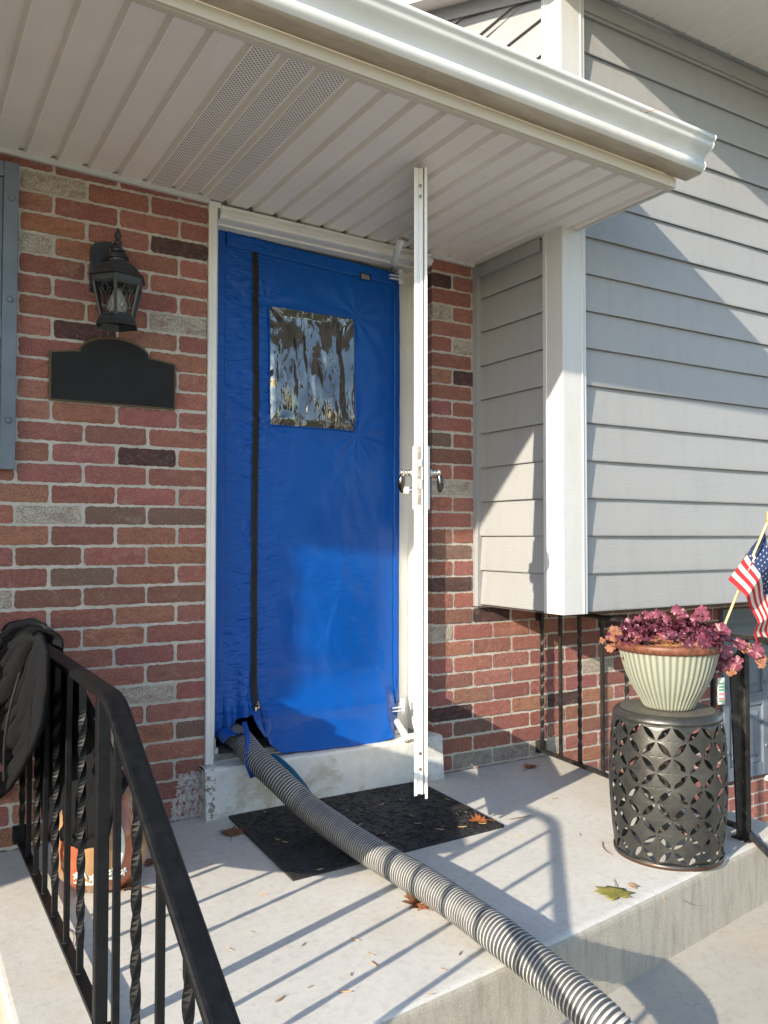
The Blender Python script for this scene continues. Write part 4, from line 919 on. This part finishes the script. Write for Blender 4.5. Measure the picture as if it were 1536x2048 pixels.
# ------------------------------------------------------------------ perforated garden stool
SC=Vector((1.172,-1.105,0)); st=tag(empty('garden_stool',SC),'dark perforated metal drum stool under the green flower pot','stool')
NS_=24; HZ=.0468; da=pi/NS_*2/1.0
NS2=24  # node steps round
da=2*pi/NS2; Z0=.014; NR=9
ztop_=Z0+NR*HZ
def Rz(z): k=(z-.03)/.43; return .168+.015*sin(pi*min(1,max(0,k)))
def SP(i,j):  # i in angular steps, j in vertical steps
    th=i*da; z=Z0+j*HZ; r=Rz(z); return (r*cos(th),r*sin(th),z)
b=MB()
def petal_edge(p,q,cx,cz,n=10,e=.065,sag=.26):
    """points from p to q bowed toward the cell centre"""
    out=[]
    for k in range(n+1):
        u=e+(1-2*e)*k/n; x=p[0]+(q[0]-p[0])*u; z=p[1]+(q[1]-p[1])*u
        s_=sag*(1-(2*k/n-1)**2); out.append((x+(cx-(p[0]+q[0])/2)*s_,z+(cz-(p[1]+q[1])/2)*s_))
    return out
def cellpoly(i,j,quads):
    N_=(i,j+1);E2=(i+1,j);S_=(i,j-1);W_=(i-1,j); C_=(i,j)
    segs={'NE':(N_,E2),'ES':(E2,S_),'SW':(S_,W_),'WN':(W_,N_)}
    poly=[]
    for nm in quads:
        if isinstance(nm,tuple): poly.append(nm)
        else:
            p,q=segs[nm]; poly.append(p); poly+=petal_edge(p,q,i,j); poly.append(q)
    out=[]
    for p in poly:
        if not out or (abs(out[-1][0]-p[0])+abs(out[-1][1]-p[1]))>1e-6: out.append(p)
    if abs(out[0][0]-out[-1][0])+abs(out[0][1]-out[-1][1])<1e-6: out.pop()
    return out
def fan(poly,c):
    n=len(poly); vs_=[SP(*c)]+[SP(c[0]+(p[0]-c[0])*.5,c[1]+(p[1]-c[1])*.5) for p in poly]+[SP(*p) for p in poly]
    b.add(vs_,[(0,1+k,1+(k+1)%n) for k in range(n)],0,False); b.add(vs_,[(1+k,1+n+k,1+n+(k+1)%n,1+(k+1)%n) for k in range(n)],0,False)
for j in range(0,NR+1):
    for i in range(NS2):
        if (i+j)%2==0: continue     # centres where i+j odd
        if j==0: fan(cellpoly(i,j,['WN','NE']),(i,j+.35))
        elif j==NR: fan(cellpoly(i,j,['ES','SW']),(i,j-.35))
        else: fan(cellpoly(i,j,['NE','ES','SW','WN']),(i,j))
b.build('perforated_side',STOOL,st,solid=.0022,weld=True)
b=MB(); zt_=Z0+NR*HZ
b.lathe([(Rz(zt_),zt_-.0005),(Rz(zt_)-.0005,zt_+.006),(Rz(zt_)-.004,zt_+.014),(Rz(zt_)-.012,zt_+.021),(Rz(zt_)-.022,zt_+.024)],(0,0,0),84)
b.build('shoulder_band',STOOL,st,solid=.002)
b=MB(); b.lathe([(.148,zt_+.0235),(.14,zt_+.023),(.10,zt_+.024),(0,zt_+.024)],(0,0,0),64); b.build('top_disc',STOOLT,st)
b=MB(); b.lathe([(Rz(Z0),Z0+.0005),(Rz(Z0)-.001,.004),(Rz(0)-.002,.0),(Rz(0)-.009,.0),(Rz(0)-.009,.006)],(0,0,0),84); b.build('base_band',STOOL,st,solid=.002)
ZT=zt_+.024
# ------------------------------------------------------------------ flower pot
PC=Vector((1.178,-1.108,ZT)); pot=tag(empty('flower_pot',PC),'pale green ribbed flower pot with a brown rim standing on the stool','flower pot')
NF_=46; seg=NF_*8
prof=[(.066,.0),(.078,.004),(.093,.03),(.114,.065),(.133,.105),(.146,.145),(.154,.178),(.157,.190)]
b=MB(); vs_=[]; pr2=[]
for k in range(25):
    u=k/24*(len(prof)-1); i=min(len(prof)-2,int(u)); f=u-i; pr2.append((prof[i][0]+(prof[i+1][0]-prof[i][0])*f,prof[i][1]+(prof[i+1][1]-prof[i][1])*f))
for j,(r,z) in enumerate(pr2):
    for k in range(seg):
        th=2*pi*k/seg; rib=.5+.5*cos(th*NF_); rr=r-(.0035*(1-rib**.6))*(1 if j>0 else 0); vs_.append((rr*cos(th),rr*sin(th),z))
for j in range(len(pr2)-1):
    for k in range(seg):
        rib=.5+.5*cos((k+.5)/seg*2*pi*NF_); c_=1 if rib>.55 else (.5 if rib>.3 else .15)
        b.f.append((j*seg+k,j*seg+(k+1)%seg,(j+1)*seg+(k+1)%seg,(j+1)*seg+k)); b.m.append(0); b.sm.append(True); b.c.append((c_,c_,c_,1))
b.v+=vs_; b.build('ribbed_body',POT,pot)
b=MB(); b.lathe([(.153,.186),(.161,.187),(.166,.193),(.167,.207),(.164,.214),(.156,.215),(.151,.208),(.149,.19)],(0,0,0),72); b.build('rim',RIM,pot)
b=MB(); b.grid(24,48,lambda u,v_:(.151*u*cos(2*pi*v_),.151*u*sin(2*pi*v_),.205+.012*noise.noise((u*4,v_*9,1))+.006*noise.noise((u*14*cos(6.28*v_),u*14*sin(6.28*v_),3))+.012*(1-u*u)))
random.seed(12)
for k in range(190):
    a=random.random()*2*pi; r=.13*sqrt(random.random()); l=random.uniform(.01,.035); d=random.random()*2*pi; z=.222+random.uniform(0,.01)-.01*(r/.14)**2
    p=Vector((r*cos(a),r*sin(a),z)); q=p+Vector((cos(d)*l,sin(d)*l,jit(.01))); b.tube([p,p.lerp(q,.5)+Vector((0,0,.003)),q],[.0012,.0022,.0008],4,1,False)
b.build('mulch',[MULCH,DRY],pot)
# ------------------------------------------------------------------ plant
def lobed(b,c,nrm,size,spin,mi,lob=7,ruf=.16,curl=.35):
    nrm=Vector(nrm).normalized(); a=nrm.orthogonal().normalized(); a=Matrix.Rotation(spin,3,nrm)@a; t2=nrm.cross(a); c=Vector(c); nr,ns=3,28; vs_=[c]
    s1_,s2_=random.random()*9,random.random()*9
    for j in range(1,nr+1):
        for k in range(ns):
            th=2*pi*k/ns; u=j/nr; R=size*(.74+.26*abs(cos(lob*th/2+s1_))**.7)*(1-.45*math.exp(-((th-pi)/.35)**2))
            ru=ruf*u*u*size*(sin(th*lob*1.5+s2_)+.8*sin(th*4+s1_))*1.5; vs_.append(c+a*(R*u*cos(th))+t2*(R*u*sin(th))+nrm*(ru+curl*size*(u*u)*(.5*sin(2*th+s2_)-.4)))
    fs=[(0,1+k,1+(k+1)%ns) for k in range(ns)]
    for j in range(nr-1): fs+=[(1+j*ns+k,1+(j+1)*ns+k,1+(j+1)*ns+(k+1)%ns,1+j*ns+(k+1)%ns) for k in range(ns)]
    b.add(vs_,fs,mi,True)
plt=tag(empty('coral_bells_plant',PC+Vector((0,0,.21))),'burgundy ruffled leaf plant growing in the green pot','plant')
b=MB(); s_=MB(); random.seed(21)
VW=Vector((-.76,-.65,0))   # side that faces the street
for k in range(420):
    a=random.random()*2*pi; r=.162*sqrt(random.uniform(.02,1)); 
    x,y=r*cos(a),r*sin(a); front=(x*VW.x+y*VW.y)/.15
    if front>.45 and abs(x*VW.y-y*VW.x)<.09 and random.random()<.9: continue
    h=random.uniform(.008,.070)*(1-.35*(r/.155)**2)*(1-.45*max(0,front))
    out=Vector((cos(a),sin(a),0)); nrm=(out*random.uniform(-.3,1.1)+Vector((jit(.6),jit(.6),random.uniform(.2,1))))
    sz=random.uniform(.013,.027); c_=Vector((x,y,h)); lobed(b,c_,nrm,sz,random.random()*6.28,0 if random.random()<.72 else 1)
    if k%3==0: s_.tube([(x*.3,y*.3,.0),(x*.7,y*.7,h*.6),c_],[.0018,.0015,.001],5)
# tall ones and the trailing side
for (dx,h,sz) in ((-.115,.055,.022),(-.085,.07,.02),(-.06,.085,.021),(-.03,.09,.022),(.035,.105,.024),(.05,.09,.02),(.108,.10,.026),(.12,.085,.02),(.09,.08,.02),(.0,.075,.02)):
    p=Vector((.65,-.76,0))*dx+Vector((.03,.03,h)); lobed(b,p,(-.4,-.6,.7),sz,random.random()*6,1); s_.tube([(p.x*.6,p.y*.6,0),p],[.002,.0012],5)
side=Vector((.76,-.66,0)).normalized()
for (dx,dz,sz,mi) in ((.175,.035,.034,1),(.195,-.02,.03,1),(.215,-.075,.030,2),(.235,-.062,.026,1),(.20,-.05,.03,0),(.265,-.0,.022,1),(.28,-.012,.02,2),(.30,-.02,.026,1),(.315,-.045,.02,2),(.325,-.06,.016,2),(.18,-.06,.03,0),(.17,.005,.03,0),(.16,-.09,.024,0)):
    dx*=.86; p=side*dx+Vector((jit(.012),jit(.012),dz)); lobed(b,p,(-.7+jit(.3),-.5+jit(.3),.35+jit(.3)),sz,random.random()*6,mi); s_.tube([side*.1+Vector((0,0,.02)),side*(dx*.7)+Vector((0,0,dz*.4+.03)),p],[.002,.002,.0012],5)
for k in range(20):
    dx=-random.uniform(.125,.178); p=Vector((.76,-.65,0))*dx+Vector((jit(.05),jit(.05),random.uniform(-.02,.055))); lobed(b,p,(-.6+jit(.5),-.4+jit(.5),.5+jit(.4)),random.uniform(.013,.023),random.random()*6,random.choice([0,0,1,2])); s_.tube([p*.5,p],[.0016,.001],5)
# withered rim leaves, left side
for k in range(26):
    u=k/25; a=math.atan2(.76,-.65)+jit(.5) if k<10 else math.atan2(VW.y,VW.x)+random.choice([-1,1])*random.uniform(.55,1.2)
    r=.15+jit(.012); lobed(b,(r*cos(a),r*sin(a),.0+jit(.014)-(.03 if k<4 else 0)),(cos(a),sin(a),.6),random.uniform(.012,.022),random.random()*6,2)
b.build('foliage',[HEU,HEU2,DRY],plt); s_.build('stem',HEU,plt)
for (ax_,az) in ((-.045,.055),(.07,.06),(.0,.045)):
    pass
# plant tag in the pot
tg_=tag(empty('plant_tag',PC+side*.152+Vector((0,0,.06))),'small white plant tag hanging at the right side of the green pot','tag')
b=MB(); cpt=Vector((0,0,0)); b.grid(2,6,lambda u,v_:tuple(side*.01+Vector((.65*(u-.5)*.034-.0,-.3*(u-.5)*.034,-.045+.085*v_+.004*sin(v_*3)))) ); b.build('card',PRINT,tg_,solid=.001)
b=MB()
for k,(z,mi) in enumerate(((.022,0),(.012,0),(.002,0),(-.012,1),(-.026,1),(-.034,0))):
    c0=side*.01+Vector((0,0,z)); b.add([c0+Vector((-.009,-.0015+.0042,-.003)),c0+Vector((.009,-.0062,-.003)),c0+Vector((.009,-.0062,.003)),c0+Vector((-.009,-.0015+.0042,.003))],[(0,1,2,3)],mi)
b.build('print',[plain('tag_green',(.06,.2,.12),.6),plain('tag_pink',(.5,.12,.15),.6)],tg_,solid=.0012,off=0)

# ------------------------------------------------------------------ small flag
fp0=at(1437,1268,y=-1.13); fp1=at(1536,1042,y=-1.23)
fl=tag(empty('stick_flag',fp0),'small american flag on a wooden stick leaning out of the pot','flag')
dirn=(fp1-fp0); 
b=MB(); b.tube([Vector((0,0,-.02)),dirn*.5+Vector((.003,0,.0)),dirn*1.0],.0044,12); b.build('stick',WOOD,fl)
b=MB(); b.lathe([(.0045,-.004),(.0075,0),(.0075,.006),(.005,.01),(.007,.018),(.004,.03),(0,.036)],dirn*1.0,14); b.build('finial',GOLD,fl)
# cloth: hoist along the stick from s=.42 to .97; fly falls downwards with folds
def V(px,py,d): return at(px,py,y=-1.23+d)-fp0
# control rows: hoist (top->bottom) in columns of fly distance; traced outline, each with its own depth
def bez(P,u):
    n=len(P)-1; k=u*n; i=min(n-1,int(k)); f=k-i; f=f
    return P[i].lerp(P[i+1],f)
colsT=[V(1530,1060,.03),V(1546,1120,-.02),V(1562,1180,.0),V(1575,1235,-.015),V(1582,1262,.0),V(1590,1290,.01)]       # top (canton) edge, hoist->fly
colsM=[V(1500,1105,.045),V(1520,1145,-.025),V(1532,1190,.01),V(1540,1230,-.02),V(1545,1258,.0),V(1552,1282,.0)]
colsB=[V(1459,1159,.05),V(1490,1194,-.03),V(1508,1224,.0),V(1513,1248,-.02),V(1511,1270,-.01),V(1509,1290,.0)]
# left-hand flap of the cloth that shows behind the stick
def flagpt(s_,f):
    """s_ 0..1 along hoist from top, f 0..1 fly"""
    a=bez(colsT,f); m2=bez(colsM,f); c=bez(colsB,f)
    p=a.lerp(m2,s_*2) if s_<.5 else m2.lerp(c,(s_-.5)*2)
    return p+Vector((0,.006*sin(f*16+s_*2),0))
b=MB(); NX,NY=60,52
def stripe(s_,f): return 2 if (s_<7/13 and f<.4) else (0 if int(s_*13)%2==0 else 1)
vs_=[flagpt(i/NY,j/NX) for j in range(NX+1) for i in range(NY+1)]
for j in range(NX):
    for i in range(NY):
        b.f.append((j*(NY+1)+i,j*(NY+1)+i+1,(j+1)*(NY+1)+i+1,(j+1)*(NY+1)+i)); b.m.append(stripe((i+.5)/NY,(j+.5)/NX)); b.sm.append(True); b.c.append(None)
b.v+=[tuple(p) for p in vs_]
o=b.build('cloth',[FR,FWt,FB],fl,solid=.0006)
# folded-over part left of the stick
L0=[V(1527,1070,.055),V(1504,1112,.06),V(1459,1158,.06)]
R0_=[V(1532,1075,.035),V(1512,1112,.035),V(1470,1185,.03)]
b=MB()
edgeL=[V(1528,1066,.03),V(1512,1084,.06),V(1495,1105,.075),V(1478,1130,.075),V(1459,1160,.07)]
edgeR=[V(1530,1070,.012),V(1521,1098,.012),V(1507,1124,.012),V(1492,1150,.012),V(1478,1176,.012)]
NYf=39
for i in range(NYf):
    u0,u1=i/NYf,(i+1)/NYf; a,c=bez(edgeL,u0),bez(edgeL,u1); d,e=bez(edgeR,u0),bez(edgeR,u1)
    u=(u0+u1)/2; mi=2 if u<.40 else (1 if int((u-.40)/.1)%2==0 else 0)
    b.add([a,d,e,c],[(0,1,2,3)],mi,True)
b.build('folded_cloth',[FR,FWt,FB],fl,solid=.0006)
b=MB()
def star(c,r,ux,uy):
    p=[]
    for k in range(10):
        a=pi/2+k*pi/5; rr=r if k%2==0 else r*.42; p.append(c+ux*rr*cos(a)+uy*rr*sin(a))
    b.add([c]+p,[(0,1+k,1+(k+1)%10) for k in range(10)])
for r in range(9):
    for q in range(6 if r%2==0 else 5):
        s_=(7/13)*(r+.7)/9.4; f=.4*((q+.6+(0 if r%2==0 else .5))/6.2)
        c_=flagpt(s_,f); ux=(flagpt(s_,f+.02)-c_).normalized(); uy=(flagpt(s_-.02,f)-c_).normalized(); nn=ux.cross(uy).normalized()
        if nn.dot(CAM-(fp0+c_))<0: nn=-nn
        star(c_+nn*.0012,.0042,ux,uy)
for (u,k) in ((.2,.4),(.3,.5),(.34,.25)):
    a=bez(edgeL,u).lerp(bez(edgeR,u),k); star(a+Vector((-.0008,-.0012,0)),.0042,(bez(edgeR,u)-bez(edgeL,u)).normalized(),(bez(edgeL,u-.05)-bez(edgeL,u)).normalized())
b.build('star_field',FWt,fl,solid=.0004)

# ------------------------------------------------------------------ fallen leaves and husks
def leafmesh(kind,size):
    """returns outline points of a lobed leaf in its own plane, base at -y"""
    if kind=='oak':
        ctrl=[(0,-.5),(.08,-.40),(.30,-.36),(.12,-.24),(.48,-.12),(.36,-.04),(.16,-.02),(.52,.18),(.34,.2),(.14,.16),(.26,.36),(.14,.34),(0,.55)]
    elif kind=='maple':
        ctrl=[(0,-.42),(.22,-.44),(.30,-.30),(.55,-.25),(.40,-.08),(.58,.12),(.34,.12),(.36,.26),(.18,.20),(.14,.40),(.05,.50),(0,.52)]
    else:
        ctrl=[(0,-.5),(.12,-.42),(.34,-.44),(.2,-.28),(.54,-.22),(.36,-.1),(.60,.04),(.30,.06),(.5,.26),(.22,.2),(.22,.42),(.1,.34),(0,.58)]
    P=ctrl+[(-x,y) for x,y in ctrl[-2:0:-1]]
    return [(x*size*random.uniform(.88,1.1),y*size*random.uniform(.93,1.07)) for x,y in P]
def leaf(name,label,pos,size,kind,mt,rz,tilt=(0,0),curl=.25,lift=.004,group=None,stem=True):
    o=tag(empty(name,pos,rz),label,'leaf',group)
    P=leafmesh(kind,size); n=len(P); b=MB(); rings=[.35,.7,1.0]; s1_=random.random()*6
    def zz(x,y): r=sqrt(x*x+y*y)/size; return lift+curl*size*(r*r*.9+.25*r*sin(2*math.atan2(y,x)+s1_))+tilt[0]*x+tilt[1]*y
    vs_=[(0,0,lift)]
    for r in rings: vs_+=[(x*r,y*r,max(.0015,zz(x*r,y*r)+jit(size*.012))) for x,y in P]
    fs=[(0,1+k,1+(k+1)%n) for k in range(n)]
    for j in range(len(rings)-1): fs+=[(1+j*n+k,1+(j+1)*n+k,1+(j+1)*n+(k+1)%n,1+j*n+(k+1)%n) for k in range(n)]
    b.add(vs_,fs,0,True); b.build('blade',mt,o,solid=.0005)
    if stem:
        b=MB(); b.tube([(0,0,lift),(0,-.5*size,max(.002,zz(0,-.5*size))),(.08*size,-.8*size,.004),(.12*size,-1.0*size,.003)],[.0012,.0012,.001,.0008],5); b.build('stalk',mt,o)
    return o
random.seed(5)
leaf('fallen_leaf','brown spiky oak leaf lying on the concrete left of the mat',(.022,-.235,0),.085,'oak2',OAK,-.5,curl=.22)
leaf('fallen_leaf','curled brown oak leaf on the porch in front of the hose',(.262,-1.02,0),.085,'oak',OAK,.15,tilt=(0,.25),curl=.35)
leaf('fallen_leaf','yellow green maple leaf lying flat near the front porch edge',(.775,-1.25,0),.10,'maple',YEL,2.2,curl=.06)
leaf('fallen_leaf','rust coloured curled leaf by the foot of the right railing',(1.43,-.14,0),.075,'oak',OAK2,-1.3,curl=.45)
leaf('fallen_leaf','crumpled brown leaf at the right edge of the mat',(.79,-.60,.009),.07,'oak2',OAK2,1.1,curl=.6)
leaf('fallen_leaf','brown leaf at the base of the brick wall behind the railing',(-.21,-.05,0),.07,'oak',OAK,1.6,curl=.4)
leaf('fallen_leaf','small orange leaf lying on the lower step',(.69,-1.775,-.2),.045,'plain' if False else 'maple',DRY,.9,curl=.4)
zg=zs(1.035)+.142
leaf('fallen_leaf','orange oak leaf tip poking out of the gutter',(1.03,-1.12,zg-.02),.085,'oak',OAK2,.3,tilt=(0,.6),curl=.3,lift=.01)
leaf('fallen_leaf','brown leaf lying under the glazed pumpkin',(-.40,-.50,0),.08,'oak2',OAK,.8,curl=.3)
leaf('fallen_leaf','brown curled leaf lying right of the glazed pumpkin',(-.29,-.36,0),.06,'oak',OAK,2.6,curl=.4)
leaf('fallen_leaf','dry orange leaf behind the stool by the railing post',(1.40,-1.0,0),.07,'oak',OAK2,.2,curl=.5)
leaf('fallen_leaf','tan torn leaf scrap near the yellow green leaf',(.86,-1.245,0),.03,'maple',HUSK,1.9,curl=.4,stem=False)
for k in range(12):
    x=random.uniform(1.9,3.2); y=random.uniform(-1.0,-.1); leaf('fallen_leaf','fallen orange oak leaf lying on the gravel bed',(x,y,GZ+.07),.08,'oak',random.choice([OAK,OAK2,DRY]),random.random()*6,curl=.3,group='leaves on the gravel bed')
def husk(pos,l,rz,label,group,z=0):
    o=tag(empty('seed_husk',pos,rz),label,'seed husk',group) if False else None
    b=MB(); w_=l*.2
    b.grid(6,10,lambda u,v_:((u-.5)*w_*sin(pi*min(.97,max(.06,v_)))*(1+.2*noise.noise((v_*4,u*3,pos[0]*50))),(v_-.5)*l,.002+.35*w_*(1-(2*u-1)**2)+.10*l*(v_-.5)**2*random.uniform(.8,1.2)))
    o=b.build('seed_husk',HUSK,None,solid=.0006); o.location=pos; o.rotation_euler=(0,0,rz); return tag(o,label,'seed husk',group)
random.seed(31)
GH='tan seed husks scattered on the porch concrete'; GM='tan seed husks scattered on the black mat'
pf=[(503,1865),(575,1895),(607,1890),(620,1975),(710,1880),(740,1910),(748,1930),(702,1950),(920,1908),(885,1940),(1160,1670),(1110,1598),(1270,1775),(460,1900),(1040,1672),(525,1790),(1330,1800),(560,2000),(860,1990),(690,1985)]
for (a,c) in pf:
    p=at(a,c,z=0); husk((p.x,p.y,0),random.uniform(.016,.034),random.random()*3.1,'small tan seed husk lying on the porch concrete',GH)
pm=[(555,1680),(570,1685),(695,1622),(763,1610),(822,1632),(835,1648),(768,1667),(915,1630),(930,1625),(895,1600),(925,1655),(530,1625),(610,1642),(640,1740),(720,1650),(880,1660),(800,1600),(965,1648),(775,1672)]
for (a,c) in pm:
    p=at(a,c,z=.011); husk((p.x,p.y,.011),random.uniform(.016,.034),random.random()*3.1,'small tan seed husk lying on the black mat',GM)
def twig(pts,label):
    b=MB(); P=[at(a,c,z=0)+Vector((0,0,.003)) for a,c in pts]; b.tube(catmull(P,.006),.0011,5); tag(b.build('leaf_stalk',OAK),label,'leaf stalk')
twig([(1020,1640),(1045,1636),(1062,1632)],'thin brown stalk lying right of the black mat')
twig([(1205,1685),(1203,1700),(1212,1708),(1225,1711)],'thin curved stalk lying left of the stool')
twig([(130,1858),(150,1862),(152,1885),(143,1897)],'thin curved red stalk beyond the left railing balusters')

# ------------------------------------------------------------------ street trees beyond the yard (seen mirrored in the clear window)
bark=plain('bark',(.10,.075,.055),.95,bump=.8,bs=20); fol=leafmat('tree_foliage',(.035,.05,.018),(.10,.09,.03),.7)
def tree(x,y,h,seed,label):
    random.seed(seed); r=tag(empty('street_tree',(x,y,GZ)),label,'tree',None)
    b=MB(); b.tube([(0,0,0),(.1,0,h*.25),(.0,.1,h*.5),(.1,.1,h*.75)],[.28,.2,.13,.05],10)
    for k in range(9):
        a=k*.7; z=h*(.3+.05*k); l=h*.3*(1-k*.06); b.tube([(0,0,z),(l*.5*cos(a),l*.5*sin(a),z+l*.35),(l*cos(a),l*sin(a),z+l*.6)],[.09,.05,.02],6)
    b.build('trunk',bark,r); b=MB()
    cl=[]
    for k in range(42):
        a=random.random()*6.28; rr=h*.30*sqrt(random.random()); cl.append((rr*cos(a),rr*sin(a),h*random.uniform(.38,1.0)-rr*.35,h*random.uniform(.05,.1)))
    for (cx_,cy_,cz_,cr) in cl:
        for k in range(75):
            d=Vector((random.gauss(0,1),random.gauss(0,1),random.gauss(0,.8)))*cr*.6; p=Vector((cx_,cy_,cz_))+d; s_=random.uniform(.10,.2); n_=Vector((jit(1),jit(1),jit(1))).normalized(); u_=n_.orthogonal().normalized()*s_; w2=n_.cross(u_)
            b.add([p-u_,p-w2*.6,p+u_,p+w2*.6],[(0,1,2,3)])
    b.build('crown',fol,r)
tree(3.2,-15,5.0,1,'leafy street tree facing the front door')
tree(10,-18,6.6,2,'tall broad street tree across the yard')
tree(-1.2,-19,6.2,4,'dense tree at the far side of the road')
